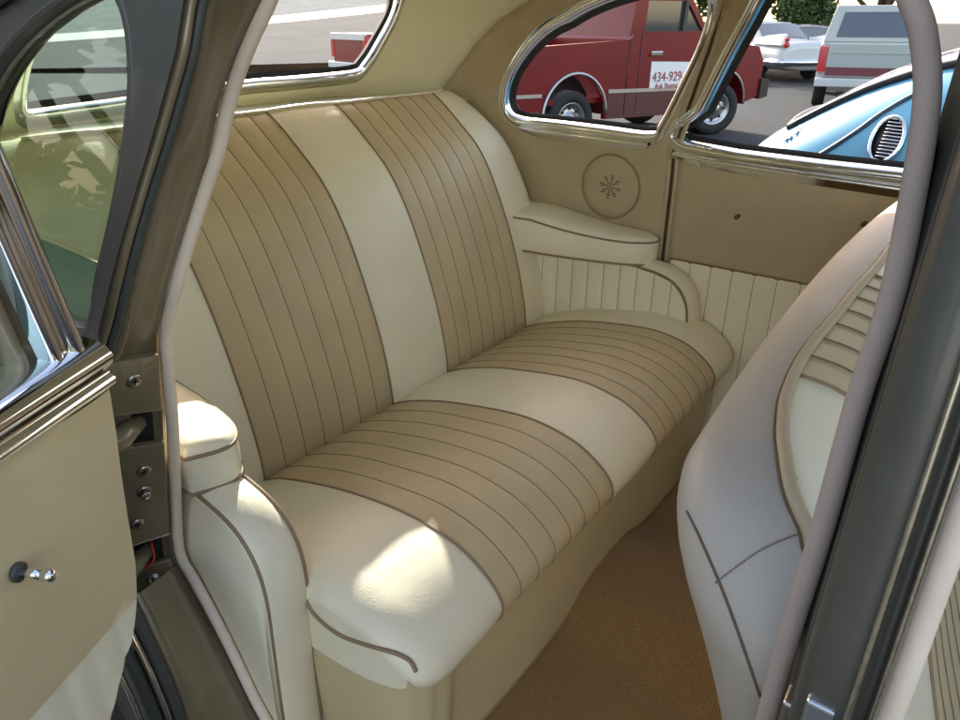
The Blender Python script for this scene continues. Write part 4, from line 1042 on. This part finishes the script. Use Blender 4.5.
mb = MB(); cab = [(.88, 1.30), (.96, 1.80), (1.9, 1.80), (2.38, 1.29)]
h1 = [(1.13, 1.37), (1.16, 1.72), (1.86, 1.72), (2.20, 1.37)]
slab(mb, cab, .06 * lat_s, FW - .06 * lat_s, RT, dxt, 0, [h1]); cb = tpart(mb, 'cab', M['red'], truck, smooth=False)
mb = MB(); slab(mb, h1, .09 * lat_s, .095 * lat_s, RT, dxt); slab(mb, h1, FW - .09 * lat_s, FW - .095 * lat_s, RT, dxt); tpart(mb, 'window_glass', M['autoglass'], cb, smooth=False)
mb = MB()
slab(mb, [(1.80, 1.36), (1.86, 1.36), (1.88, 1.74), (1.82, 1.74)], .05 * lat_s, .09 * lat_s, RT, dxt); tpart(mb, 'window_divider', M['black'], cb, smooth=False)
mb = MB(); f3 = slab(mb, [(-1.20, .68), (-.52, .67), (-.52, .71), (-1.20, .72)], -.012 * lat_s, .01, RT, dxt)
slab(mb, [(.53, .67), (2.2, .64), (2.2, .68), (.53, .715)], -.012 * lat_s, .01, RT, dxt); tpart(mb, 'side_molding', M['rim'], truck, smooth=False)
mb = MB(); o3 = lambda a, h, l: RT + dxt * a + lat * l + Vector((0, 0, h))
slab(mb, [(.53, .36), (2.2, .34), (2.2, .638), (.53, .665)], -.004 * lat_s, .01, RT, dxt); tpart(mb, 'rocker_stripe', mat('dark_red_rocker', (.09, .02, .02), .4), truck, smooth=False)
mb = MB(); mb.tube([o3(a, h, -.014 * lat_s) for a, h in arcpts(0, .42, .50, 0.0, pi, 20)], .022, 0, 6); mb.tube([o3(a, h, -.014 * lat_s) for a, h in arcpts(WBT, .40, .47, 0.0, pi, 20)], .016, 0, 6); tpart(mb, 'arch_trim', M['rim'], truck)
mb = MB()
slab(mb, arcpts(0, .42, .49, 0, 2 * pi, 24)[:-1], .30 * lat_s, .32 * lat_s, RT, dxt); slab(mb, arcpts(WBT, .40, .46, 0, 2 * pi, 24)[:-1], .30 * lat_s, .32 * lat_s, RT, dxt); tpart(mb, 'wheel_well', M['dark'], truck, smooth=False)
def door_line(mb, pts): mb.tube([o3(a, h, -.002 * lat_s) for a, h in pts], .007, 0, 5)
mb = MB(); door_line(mb, [(1.04, 1.34), (1.02, .40), (2.15, .38), (2.26, .8), (2.30, 1.28)]); door_line(mb, [(.84, 1.3), (.82, .40)]); tpart(mb, 'door_gap', M['black'], truck)
mb = MB(); mb.box((0, 0, 0), (.20, .02, .045)); hb = [o3(1.20 + (.20 if i in (1, 2, 5, 6) else 0), 1.09 + (.05 if i > 3 else 0), (-.035 if i in (0, 1, 4, 5) else 0) * lat_s) for i in range(8)]; mb.v = hb; tpart(mb, 'door_handle', M['chrome'], truck, smooth=False, bevel=.008)
mb = MB(); slab(mb, [(1.24, .66), (1.24, 1.02), (2.02, .995), (2.02, .64)], -.008 * lat_s, .0, RT, dxt); sg_ = tpart(mb, 'door_sign', M['sign'], truck, smooth=False); tag(sg_, 'white sign with a red phone number on the door')
def text(body, size, parent, origin, xdir, ydir, m, ext=.002):
    cu = bpy.data.curves.new('t', 'FONT'); cu.body = body; cu.size = size; cu.extrude = ext; cu.align_x = 'LEFT'
    to = bpy.data.objects.new('t', cu); COL.objects.link(to); dg = bpy.context.evaluated_depsgraph_get(); me = bpy.data.meshes.new_from_object(to.evaluated_get(dg)); bpy.data.objects.remove(to)
    X = Vector(xdir).normalized(); Y = Vector(ydir).normalized(); Z = X.cross(Y)
    me.transform(Matrix(((X.x, Y.x, Z.x, origin[0]), (X.y, Y.y, Z.y, origin[1]), (X.z, Y.z, Z.z, origin[2]), (0, 0, 0, 1)))); me.materials.clear(); me.materials.append(m)
    o = bpy.data.objects.new('lettering', me); COL.objects.link(o); o.parent = parent; return o
t1 = text('434-929-64', .165, sg_, o3(1.27, .775, -.012 * lat_s), dxt, (0, 0, 1), M['ink'])
t2 = text('Ask Buena', .10, sg_, o3(1.33, .685, -.012 * lat_s), dxt, (0, 0, 1), M['ink'])
for a in (0, WBT):
    ax = -lat * lat_s if a == 0 else (-lat * lat_s + dxt * .0).normalized()
    if a: ax = (Matrix.Rotation(radians(-24), 3, 'Z') @ ax)
    t = wheel(truck, o3(a, .36, .16 * lat_s), ax, .36, .24); t.matrix_parent_inverse = Matrix.Translation(truck.location).inverted()
    t = wheel(truck, o3(a, .36, 1.62 * lat_s), -ax, .36, .24); t.matrix_parent_inverse = Matrix.Translation(truck.location).inverted()
mb = MB(); slab(mb, [(3.48, .45), (3.66, .48), (3.66, .72), (3.48, .74)], -.03 * lat_s, FW + .03 * lat_s, RT, dxt); tpart(mb, 'bumper', M['black'], truck, smooth=False, bevel=.02)

# ------------------------------------------------------------------ generic car for the far background
def round_car(root, L_, Wd, stations, org, dx, mats, glass_rule):
    """stations: (a, half width, z0, z1, k) superellipse sections along a"""
    dx = Vector(dx).normalized(); dy = Vector((0, 0, 1)).cross(dx); org = Vector(org); rings = []; n = 40
    for a, hw, z0, z1 in stations:
        r = []
        for k in range(n):
            t = 2 * pi * k / n; c, s = cos(t), sin(t)
            r.append(org + dx * a + dy * hw * (abs(c) ** .7) * (1 if c > 0 else -1) + Vector((0, 0, (z0 + z1) / 2 + (z1 - z0) / 2 * (abs(s) ** .75) * (1 if s > 0 else -1))))
        rings.append(r)
    mb = MB(); mb.loft(rings, 0, True, True); o = mb.build('body', mats, root); o.matrix_parent_inverse = Matrix.Translation(root.location).inverted(); return o
def smooth_st(st, n=6): 
    a = smooth_pts([(s[0], s[1], s[2]) for s in st], n); b = smooth_pts([(s[3], 0, 0) for s in st], n); return [(p.x, p.y, p.z, q.x) for p, q in zip(a, b)]

# light blue car: tail with sloping lid towards us, ribbed oval vent on the flank
BO = Vector((4.35, 1.22, GZ)); 
bdx = Vector((.0, -1, 0)).normalized(); bdy = Vector((0, 0, 1)).cross(bdx)
blue = thing('vintage_coupe', 'light blue vintage car with a ribbed oval vent parked right outside the far door window', 'car', BO)
st = smooth_st([(-.06, .30, .45, .60), (.0, .48, .30, .74), (.09, .62, .25, .87), (.25, .74, .2, 1.01), (.70, .81, .2, 1.29), (1.2, .83, .2, 1.43), (2.2, .83, .2, 1.46), (2.9, .82, .2, 1.25), (3.4, .8, .2, .98), (4.1, .7, .25, .85), (4.25, .5, .4, .7)])
round_car(blue, 0, 0, st, BO, bdx, M['blue'], None)
def bl(a, w_, h): return BO + bdx * a + bdy * w_ + Vector((0, 0, h))
def topz(a, w_):
    for i in range(len(st) - 1):
        if st[i][0] <= a <= st[i + 1][0]:
            f_ = (a - st[i][0]) / max(1e-6, st[i + 1][0] - st[i][0]); hw = st[i][1] + (st[i + 1][1] - st[i][1]) * f_; z0 = st[i][2] + (st[i + 1][2] - st[i][2]) * f_; z1 = st[i][3] + (st[i + 1][3] - st[i][3]) * f_
            c = min(.999, abs(w_) / hw) ** (1 / .7); return (z0 + z1) / 2 + (z1 - z0) / 2 * (sqrt(1 - c * c)) ** .75
    return .6
sgn = 1 if bdy.dot(EYE - BO) > 0 else -1
mb = MB(); wv_ = lambda u, v: sgn * (-.46 + .98 * v) * (.86 + .14 * u)
rgn = lambda u, v: bl(.30 + .75 * u, wv_(u, v), topz(.30 + .75 * u, wv_(u, v)) + .008)
mb.grid(rgn, 14, 16); tpb = mb.build('window_glass', M['paleglass'], blue); tpb.matrix_parent_inverse = Matrix.Translation(BO).inverted()
mb = MB(); loop = [rgn(k / 14, 0) for k in range(15)] + [rgn(1, k / 16) for k in range(1, 17)] + [rgn(1 - k / 14, 1) for k in range(1, 15)] + [rgn(0, 1 - k / 16) for k in range(1, 16)]
mb.tube(loop, .020, 0, 8, closed=True); tpb = mb.build('rubber_seal', M['black'], blue); tpb.matrix_parent_inverse = Matrix.Translation(BO).inverted()
# bulging flank wing with crease and ribbed vent
mb = MB()
wc = bl(1.10, .80 * sgn, .40)
mb.grid(lambda u, v: wc + bdx * (-.62 * cos(pi * u)) + bdy * sgn * (.20 * sin(pi * u) ** .5 * sin(pi * v) ** .6 - .06) + Vector((0, 0, -.25 + (.62 * sin(pi * u) ** .5) * v)), 30, 16)
tpb = mb.build('mudguard', M['blue'], blue); tpb.matrix_parent_inverse = Matrix.Translation(BO).inverted()

def rel(o, root): o.matrix_parent_inverse = Matrix.Translation(root.location).inverted(); return o
def bvh(objs):
    V = []; Fc = []
    for o in objs:
        n = len(V); V += [v_.co.copy() for v_ in o.data.vertices]; Fc += [tuple(i + n for i in f_.vertices) for f_ in o.data.polygons]
    return BVHTree.FromPolygons(V, Fc)
bt = bvh([o for o in bpy.data.objects if o.parent == blue and o.type == 'MESH' and o.name.split('.')[0] in ('body', 'mudguard')])
def hit(u, v):
    d = ray(u, v).normalized(); p, n, i, t = bt.ray_cast(EYE, d)
    return (p, n if n.dot(d) < 0 else -n) if p else (None, None)
# crease over the flank
cr = [hit(u, v) for u, v in [(812, 160), (835, 146), (858, 131), (880, 115), (905, 100), (930, 88)]]
cr = [p + n * .002 for p, n in cr if p]
if len(cr) > 2:
    mb = MB(); mb.tube(smooth_pts(cr, 5), .012, 0, 6); rel(mb.build('body_crease', mat('deep_blue_shadow_gap', (.03, .06, .09), .5), blue), blue)
# ribbed oval vent
p, n = hit(888, 141); print('vent hit', p, n)
if p:
    up = (Vector((0, 0, 1)) - n * n.z).normalized(); sd = up.cross(n).normalized()
    ov = lambda r_, a, d: p + sd * (cos(a) * .062 * r_) + up * (sin(a) * .098 * r_) + n * d
    mb = MB(); mb.tube([ov(1, 2 * pi * k / 32, .02) for k in range(32)], .009, 0, 8, closed=True); rel(mb.build('vent_ring', M['chrome'], blue), blue)
    mb = MB(); mb.loft([[ov(1.0, 2 * pi * k / 32, -.02) for k in range(32)], [ov(.97, 2 * pi * k / 32, .015) for k in range(32)]], 0, False, True); rel(mb.build('vent_recess', M['black'], blue), blue)
    mb = MB()
    for k in range(13):
        y_ = -.9 + 1.8 * k / 12; w_ = sqrt(max(0, 1 - y_ * y_)); mb.tube([p + up * .098 * y_ + sd * (.062 * w_ * .9) + n * .018, p + up * .098 * y_ - sd * (.02) + n * .024], .0036, 0, 5)
    rel(mb.build('vent_rib', M['chrome'], blue), blue)
# maker's script badge: a low raised chrome squiggle
bq = [hit(u, v) for u, v in [(783, 142), (788, 134), (786, 142), (792, 132), (790, 140), (797, 130), (796, 136), (801, 127)]]
bq = [p_ + n_ * .008 for p_, n_ in bq if p_]
if len(bq) > 3:
    mb = MB(); mb.tube(smooth_pts(bq, 5), .0055, 0, 6); rel(mb.build('script_badge', M['chrome'], blue), blue)
def at_depth(u, v, d): return EYE + ray(u, v) * (d / F_PX)
def gpt(u, d):
    """point on the ground seen at picture column u, d metres ahead of the camera"""
    p = at_depth(u, 20, d); k = (p - EYE); h = Vector((k.x, k.y, 0)); return Vector((p.x, p.y, GZ))
# ------------------------------------------------------------------ pickup bed seen through the tail window
def relpart(mb, name, m, root, **kw):
    o = mb.build(name, m, root, **kw); o.matrix_parent_inverse = Matrix.Translation(root.location).inverted(); return o
def frame_at(org, toward):
    d = Vector((toward[0], toward[1], 0)).normalized(); return d, Vector((0, 0, 1)).cross(d)
def hexa(mb, org, dx, dy, a0, a1, b0, b1, h0, h1, m=0):
    n = len(mb.v); mb.box((a0, b0, h0), (a1, b1, h1), m)
    for i in range(n, n + 8): p = mb.v[i]; mb.v[i] = org + dx * p.x + dy * p.y + Vector((0, 0, p.z))
def rear_pickup(label, c, fwd, paint, lens, tailm, W=1.75, H=1.12, band=None, group=None, RH=1.66, rail=False):
    """pickup standing with its tail at c and pointing along fwd"""
    c = Vector((c.x, c.y, GZ)); dx, dy = frame_at(c, fwd); root = thing('pickup_truck', label, 'pickup truck', c, group)
    mb = MB(); h = W / 2
    hexa(mb, c, dx, dy, 0.04, 1.75, -h, -h + .06, .5, H); hexa(mb, c, dx, dy, 0.04, 1.75, h - .06, h, .5, H); hexa(mb, c, dx, dy, 0.04, 5.0, -h + .02, h - .02, .42, .62)
    hexa(mb, c, dx, dy, 3.3, 5.0, -h, h, .45, 1.08); hexa(mb, c, dx, dy, 1.75, 3.3, -h, h, .45, 1.12)
    relpart(mb, 'body', paint, root, smooth=False, bevel=.03)
    mb = MB(); V = []
    for a, b, z in ((1.75, h - .02, 1.12), (3.45, h - .02, 1.10), (2.95, h - .16, RH), (1.95, h - .16, RH + .02)):
        V += [c + dx * a + dy * b + Vector((0, 0, z)), c + dx * a - dy * b + Vector((0, 0, z))]
    mb.add(V, [(0, 2, 4, 6), (1, 7, 5, 3), (0, 6, 7, 1), (2, 3, 5, 4), (6, 4, 5, 7)]); relpart(mb, 'cab', paint, root, smooth=False, bevel=.03)
    mb = MB(); g_ = lambda a, b, z: c + dx * a + dy * b + Vector((0, 0, z))
    ra_ = lambda z: 1.75 + .2 * (z - 1.12) / (RH - 1.1) - .014
    mb.add([g_(ra_(1.20), -.68, 1.20), g_(ra_(1.20), .68, 1.20), g_(ra_(RH - .1), .60, RH - .1), g_(ra_(RH - .1), -.60, RH - .1)], [(0, 1, 2, 3)])
    mb.add([g_(1.98, h - .02, 1.2), g_(2.9, h - .02, 1.2), g_(2.75, h - .11, 1.58), g_(2.05, h - .11, 1.58)], [(0, 1, 2, 3)])
    mb.add([g_(1.98, -h + .02, 1.2), g_(2.9, -h + .02, 1.2), g_(2.75, -h + .11, 1.58), g_(2.05, -h + .11, 1.58)], [(0, 1, 2, 3)]); relpart(mb, 'window_glass', M['autoglass'], root, smooth=False)
    mb = MB(); hexa(mb, c, dx, dy, -.0, .05, -h + .13, h - .13, .58, H); hexa(mb, c, dx, dy, -.012, .0, -h + .20, h - .20, H - .16, H - .12)
    relpart(mb, 'tailgate', tailm, root, smooth=False, bevel=.012)
    if rail:
        mb = MB(); hexa(mb, c, dx, dy, -.02, .07, -h + .02, h - .02, H - .14, H + .01); relpart(mb, 'top_rail', M['white'], root, smooth=False, bevel=.01)
    if band:
        mb = MB(); hexa(mb, c, dx, dy, -.014, .01, -h + .14, h - .14, .60, .74); relpart(mb, 'tailgate_band', band, root, smooth=False)
    for sg in (-1, 1):
        mb = MB(); hexa(mb, c, dx, dy, -.012, .12, sg * (h - .065) - .07, sg * (h - .065) + .075, .66, H - .04); relpart(mb, 'tail_light', lens, root, smooth=False, bevel=.012)
        for a in (1.0, 4.1):
            t = wheel(root, g_(a, sg * (h - .12), .35), dy * sg, .35, .22); t.matrix_parent_inverse = Matrix.Translation(root.location).inverted()
    mb = MB(); hexa(mb, c, dx, dy, -.14, .02, -h, h, .42, .56); relpart(mb, 'bumper', M['white'], root, smooth=False, bevel=.02)
    return root
A = at_depth(317, 60, 17.5); B = at_depth(425, 60, 16.9); A.z = B.z = GZ
w_ax = (B - A).normalized(); cc = (A + w_ax * .86)
fwdv = Vector((-w_ax.y, w_ax.x, 0)); 
if fwdv.dot(CF) < 0: fwdv = -fwdv
fwdv = Matrix.Rotation(radians(-38), 3, 'Z') @ fwdv
rear_pickup('small red pickup with a white tailgate parked beyond the tail window', cc, fwdv, M['red'], M['redlens'], M['red'], 1.72, 1.20, None, None, 1.66, True)
# silver pickup with a red tail light beyond the far door window
A = at_depth(818, 60, 12.6); A.z = GZ; fwdv = Vector((A.x, A.y, 0)).normalized(); w_ax = Vector((fwdv.y, -fwdv.x, 0)); cc = A + w_ax * .93
rear_pickup('silver pickup with a tall red tail light at the left corner of its tailgate', cc, fwdv, M['silver'], M['redlens'], M['silver'], 1.84, 1.12, mat('maroon_band', (.16, .03, .04), .4), None, 1.74)
# white finned car
def finned():
    A = at_depth(783, 40, 18.0); A.z = GZ; B = at_depth(950, 40, 19.5); B.z = GZ; wv = (B - A).normalized(); fw = Vector((-wv.y, wv.x, 0)); fw = -fw if fw.dot(CF) < 0 else fw
    fw = (fw * .95 + wv * .1).normalized(); c = A + wv * .95 ; dx, dy = fw, Vector((0, 0, 1)).cross(fw)
    root = thing('finned_sedan', 'white fifties sedan with tail fins and a broad dark rear window parked under the shrub', 'car', c)
    st_ = smooth_st([(-.05, .70, .45, .75), (.0, .90, .30, .98), (.5, .93, .26, 1.02), (1.5, .95, .25, 1.05), (2.8, .95, .25, 1.05), (4.6, .93, .26, 1.0), (5.2, .85, .3, .85), (5.3, .6, .4, .7)], 3)
    round_car(root, 0, 0, st_, c, dx, M['white'], None)
    g_ = lambda a, b, z: c + dx * a + dy * b + Vector((0, 0, z))
    mb = MB(); rg = []
    for a, hw, z in ((1.25, .78, 1.02), (1.5, .74, 1.18), (1.85, .70, 1.38), (2.1, .68, 1.44), (3.0, .68, 1.47), (3.35, .70, 1.40), (3.8, .76, 1.06)): rg.append([g_(a, -hw, .98), g_(a, -hw, z - .08), g_(a, -hw + .1, z), g_(a, 0, z + .03), g_(a, hw - .1, z), g_(a, hw, z - .08), g_(a, hw, .98)])
    mb.loft(rg, 0, True, True); cab_ = relpart(mb, 'roof', M['white'], root)
    mb = MB(); mb.grid(lambda u, v: g_(1.26 + .56 * v - .02, (-.66 + 1.32 * u) * (1 - .08 * v), 1.055 + .345 * v + .02 * (1 - (2 * u - 1) ** 2)), 8, 4)
    for s_ in (-1, 1): mb.add([g_(2.0, s_ * .79, 1.07), g_(3.2, s_ * .79, 1.07), g_(3.1, s_ * .71, 1.36), g_(2.1, s_ * .71, 1.36)], [(0, 1, 2, 3)])
    relpart(mb, 'window_glass', M['autoglass'], root)
    for s_ in (-1, 1):
        mb = MB(); mb.loft([[g_(a, s_ * (.84 - w_), .9), g_(a, s_ * (.84 - w_ * .3), h), g_(a, s_ * (.84 + w_ * .3), h), g_(a, s_ * (.84 + w_), .9)] for a, w_, h in ((-.10, .06, 1.16), (.0, .09, 1.18), (.6, .09, 1.14), (1.4, .05, 1.06))], 0, True, True)
        relpart(mb, 'tail_fin', M['white'], root, smooth=False, bevel=.01)
        mb = MB(); mb.tube([g_(-.16, s_ * .84, .92), g_(-.08, s_ * .84, .92)], .075, 0, 14); mb.tube([g_(-.17, s_ * .84, 1.05), g_(-.08, s_ * .84, 1.05)], .05, 0, 12); relpart(mb, 'tail_light', M['redlens'], root)
        for a in (1.1, 4.1):
            t = wheel(root, g_(a, s_ * .80, .34), dy * s_, .34, .2); t.matrix_parent_inverse = Matrix.Translation(root.location).inverted()
    mb = MB(); mb.tube(smooth_pts([g_(.5, -.98, .5), g_(-.05, -.95, .5), g_(-.17, -.6, .5), g_(-.2, 0, .5), g_(-.17, .6, .5), g_(-.05, .95, .5), g_(.5, .98, .5)], 5), .085, 0, 10); relpart(mb, 'bumper', M['chrome'], root)
finned()
# dark car in the shade behind the red pickup
c = at_depth(742, 30, 21); c.z = GZ; dk = thing('dark_sedan', 'dark brown sedan in the shade behind the nose of the red pickup', 'car', c)
dd = CR.copy(); dd = (dd * .9 + CF * .2); dd.z = 0; dd.normalize()
st_ = smooth_st([(-.6, .6, .4, .7), (-.5, .8, .25, .9), (.4, .85, .2, 1.0), (1.0, .85, .2, 1.3), (1.6, .8, .2, 1.42), (2.6, .8, .2, 1.38), (3.2, .85, .2, 1.02), (3.9, .8, .25, .85), (4.0, .6, .4, .7)], 4)
dkp = mat('dark_brown_paint', (.045, .028, .015), .2, coat=1)
round_car(dk, 0, 0, st_, c, dd, dkp, None)
dy_ = Vector((0, 0, 1)).cross(dd); g_ = lambda a, b, z: c + dd * a + dy_ * b + Vector((0, 0, z))
mb = MB(); mb.add([g_(.9, b * .86, 1.0) for b in (1,)] + [g_(2.9, .86, 1.0), g_(2.5, .80, 1.28), g_(1.2, .80, 1.28)], [(0, 1, 2, 3)]); mb.add([g_(.9, -.86, 1.0), g_(2.9, -.86, 1.0), g_(2.5, -.80, 1.28), g_(1.2, -.80, 1.28)], [(0, 1, 2, 3)]); relpart(mb, 'window_glass', M['autoglass'], dk)
for a in (.3, 3.1):
    for s_ in (-1, 1):
        t = wheel(dk, g_(a, s_ * .74, .32), dy_ * s_, .32, .2); t.matrix_parent_inverse = Matrix.Translation(dk.location).inverted()
# ------------------------------------------------------------------ foliage
def leafmat(name, a, b):
    m = bpy.data.materials.new(name); m.use_nodes = True; t = m.node_tree; p = t.nodes['Principled BSDF']; L = t.links.new
    tc = t.nodes.new('ShaderNodeTexCoord'); n = t.nodes.new('ShaderNodeTexNoise'); n.inputs['Scale'].default_value = 2.5; n.inputs['Detail'].default_value = 5; L(tc.outputs['Object'], n.inputs['Vector'])
    r = t.nodes.new('ShaderNodeValToRGB'); r.color_ramp.elements[0].position = .35; r.color_ramp.elements[1].position = .65; r.color_ramp.elements[0].color = (*a, 1); r.color_ramp.elements[1].color = (*b, 1)
    L(n.outputs[0], r.inputs[0]); L(r.outputs[0], p.inputs['Base Color']); p.inputs['Roughness'].default_value = .6; return m
LM = leafmat('shrub_leaves', (.035, .07, .02), (.09, .15, .035)); LM2 = leafmat('tree_leaves', (.03, .055, .018), (.075, .12, .03)); BARK = mat('bark', (.10, .07, .045), .9, noise=.3, nscale=12, bump=1, bscale=30)
def leaves(centers, n, size, rnd):
    V = []; Fc = []
    for i in range(n):
        c_, r_ = centers[rnd.randrange(len(centers))]; d = Vector((rnd.gauss(0, 1), rnd.gauss(0, 1), rnd.gauss(0, 1))).normalized() * (rnd.random() ** .4)
        p = c_ + Vector((d.x * r_[0], d.y * r_[1], d.z * r_[2])); a = Vector((rnd.gauss(0, 1), rnd.gauss(0, 1), rnd.gauss(0, .6))).normalized(); b = a.cross(Vector((rnd.gauss(0, 1), rnd.gauss(0, 1), rnd.gauss(0, 1)))).normalized()
        s_ = size * (.6 + .8 * rnd.random()); k = len(V); V += [p - a * s_, p + b * s_ * .5, p + a * s_, p - b * s_ * .5]; Fc.append((k, k + 1, k + 2, k + 3))
    return V, Fc
def tree(name, label, pos, h, cw, n, size, cat='tree', group=None, m=None, seed=1, low=.35):
    rnd = random.Random(seed); pos = Vector((pos.x, pos.y, GZ)); root = thing(name, label, cat, pos, group)
    mb = MB(); tips = []
    mb.tube([Vector((0, 0, -.1)), Vector((.05, 0, h * .2)), Vector((0, .08, h * .45)), Vector((.1, .1, h * .75))], [h * .035, h * .028, h * .02, h * .008], 0, 10)
    for k in range(9):
        a = rnd.random() * 6.28; z0 = h * (low * .6 + .35 * rnd.random()); e_ = Vector((cos(a) * cw * .6, sin(a) * cw * .6, z0 + h * .25)); mb.tube([Vector((0, 0, z0)), Vector((e_.x * .5, e_.y * .5, z0 + h * .10)), e_], [h * .014, h * .009, h * .004], 0, 6); tips.append(e_)
    mb.build('trunk', BARK, root).matrix_parent_inverse = Matrix()
    cs = []
    for k in range(16):
        a = rnd.random() * 6.28; r_ = cw * .75 * sqrt(rnd.random()); z = h * (low + (1 - low) * rnd.random()); f_ = 1 - .5 * (z / h - low); cs.append((Vector((cos(a) * r_ * f_, sin(a) * r_ * f_, z)), (cw * .32, cw * .32, h * .10)))
    cs += [(t_, (cw * .3, cw * .3, h * .1)) for t_ in tips]
    V, Fc = leaves(cs, n, size, rnd); make('crown', V, Fc, m or LM2, root).matrix_parent_inverse = Matrix()
    return root
def shrub(label, pos, r, h, n, size, seed, group=None):
    rnd = random.Random(seed); pos = Vector((pos.x, pos.y, GZ)); root = thing('shrub', label, 'shrub', pos, group)
    mb = MB()
    for k in range(7):
        a = rnd.random() * 6.28; mb.tube([Vector((0, 0, 0)), Vector((cos(a) * r * .3, sin(a) * r * .3, h * .5)), Vector((cos(a) * r * .6, sin(a) * r * .6, h * .85))], [.035, .025, .01], 0, 5)
    mb.build('stem', BARK, root).matrix_parent_inverse = Matrix()
    cs = [(Vector((cos(a) * r * .5, sin(a) * r * .5, h * z)), (r * .55, r * .55, h * .26)) for a, z in [(rnd.random() * 6.28, .25 + .5 * rnd.random()) for _ in range(14)]]
    V, Fc = leaves(cs, n, size, rnd); make('crown', V, Fc, LM, root).matrix_parent_inverse = Matrix(); return root
shrub('round clipped green shrub behind the white finned sedan', at_depth(802, 20, 22.5), 1.1, 2.9, 9000, .07, 3)
gtr = 'trees along the far edge of the parking lot'
for i, (u, d, h, lab) in enumerate([(735, 27, 9, 'broad dark tree standing behind the dark brown sedan'), (880, 30, 9.5, 'tall leafy tree beyond the silver pickup'), (1060, 27, 8.5, 'spreading tree to the right of the silver pickup'), (600, 31, 9, 'leafy tree rising behind the cab of the red pickup with the sign'), (520, 33, 8.5, 'leafy tree rising behind the bed of the red pickup with the sign')]):
    tree('broadleaf_tree', lab, at_depth(u, 20, d), h, 3.6, 7000, .17, 'tree', gtr, None, 20 + i, .22)
# ------------------------------------------------------------------ the rising lot seen through the tail window
rows = [[(-60, 70, 22), (200, 66, 22), (430, 60, 22), (560, 56, 24)], [(-60, 50, 34), (200, 31, 36), (390, 11, 38), (560, 5, 40)], [(-60, 42, 38), (200, 24, 41), (390, 4, 43), (560, -3, 45)], [(-60, -60, 80), (200, -75, 80), (430, -85, 80), (560, -90, 80)]]
def bank(rw_, n, name, m, lift=0):
    mb = MB(); k = len(rw_) - 1
    def q(u, v):
        j = min(k - 1, int(v * k)); fv = v * k - j; i = min(2, int(u * 3)); fu = u * 3 - i
        P_ = [[at_depth(*rw_[jj][ii]) for ii in (i, i + 1)] for jj in (j, j + 1)]
        return P_[0][0].lerp(P_[0][1], fu).lerp(P_[1][0].lerp(P_[1][1], fu), fv) + Vector((0, 0, lift))
    mb.grid(q, n, n); o = mb.build(name, m); o['kind'] = 'structure'; return o
first = [[(u, v, d) for u, v, d in rows[0]]]
for r_ in first[0:1]:
    pass
GM = bpy.data.materials['worn_asphalt']
r0 = []
for u, v, d in rows[0]:
    p = at_depth(u, v, d); r0.append((u, v, d))
bank([r0, rows[1]], 12, 'sloping_lot', GM).__setitem__('label', 'asphalt slope rising at the back of the lot')
bank([rows[1], rows[2]], 6, 'kerb_line', mat('kerb_concrete', (.40, .40, .38), .85, noise=.1, nscale=2), .004).__setitem__('label', 'pale kerb line across the slope')
bank([rows[2], rows[3]], 12, 'upper_pavement', concrete).__setitem__('label', 'pale concrete pavement above the kerb line')

gt2 = 'trees on the near side of the parking lot'
for i, (x, y, h, lab) in enumerate([(-9, -13, 9, 'leafy tree across the lane from the open door'), (-24, 6, 10, 'tall tree across the lane near the tail of the sedan'), (2, -16, 8.5, 'broad tree across the lane beyond the bonnet'), (-6.5, 13, 9.5, 'added unseen dense tree behind the tail, reflected in the near glass'), (-11, 10.5, 9, 'added unseen dense tree left of the open door, for glass reflections'), (-2.5, 17, 10, 'added unseen dense tree well behind the tail, for glass reflections')]):
    tree('broadleaf_tree', lab, Vector((x, y, 0)), h, 4.4, 9000 if y > 9 else 6000, .24, 'tree', gt2, None, 40 + i, .04)  # the dense trees are unseen, added to turn the near glass reflections green

# ------------------------------------------------------------------ every separate strip is an object of its own
def split_loose(names):
    for o in list(bpy.data.objects):
        if o.type != 'MESH' or o.name.split('.')[0] not in names or o.children: continue
        me = o.data; n = len(me.vertices); par = list(range(n))
        def find(a):
            while par[a] != a: par[a] = par[par[a]]; a = par[a]
            return a
        for e_ in me.edges:
            a, b = find(e_.vertices[0]), find(e_.vertices[1])
            if a != b: par[a] = b
        comp = {}
        for f_ in me.polygons: comp.setdefault(find(f_.vertices[0]), []).append(f_)
        if not 1 < len(comp) <= 12: continue
        for k, fs in enumerate(comp.values()):
            vs = sorted({v_ for f_ in fs for v_ in f_.vertices}); mp = {v_: i for i, v_ in enumerate(vs)}
            m2 = bpy.data.meshes.new(me.name); m2.from_pydata([tuple(me.vertices[v_].co) for v_ in vs], [], [tuple(mp[v_] for v_ in f_.vertices) for f_ in fs])
            for m_ in me.materials: m2.materials.append(m_)
            m2.polygons.foreach_set('material_index', [f_.material_index for f_ in fs]); m2.polygons.foreach_set('use_smooth', [f_.use_smooth for f_ in fs]); m2.update()
            if k == 0: o.data = m2
            else: c_ = o.copy(); c_.data = m2; COL.objects.link(c_)
split_loose({'panel_seam', 'windscreen_pillar', 'side_molding', 'window_glass', 'metal_bead', 'arch_trim', 'wheel_well'})
for o in list(bpy.data.objects):
    if o.name.split('.')[0] == 'piping' and o.type == 'MESH' and len(o.data.vertices) < 6000: o['_p'] = 1
split_loose({'piping'})
for o in bpy.data.objects:
    if '_p' in o: del o['_p']
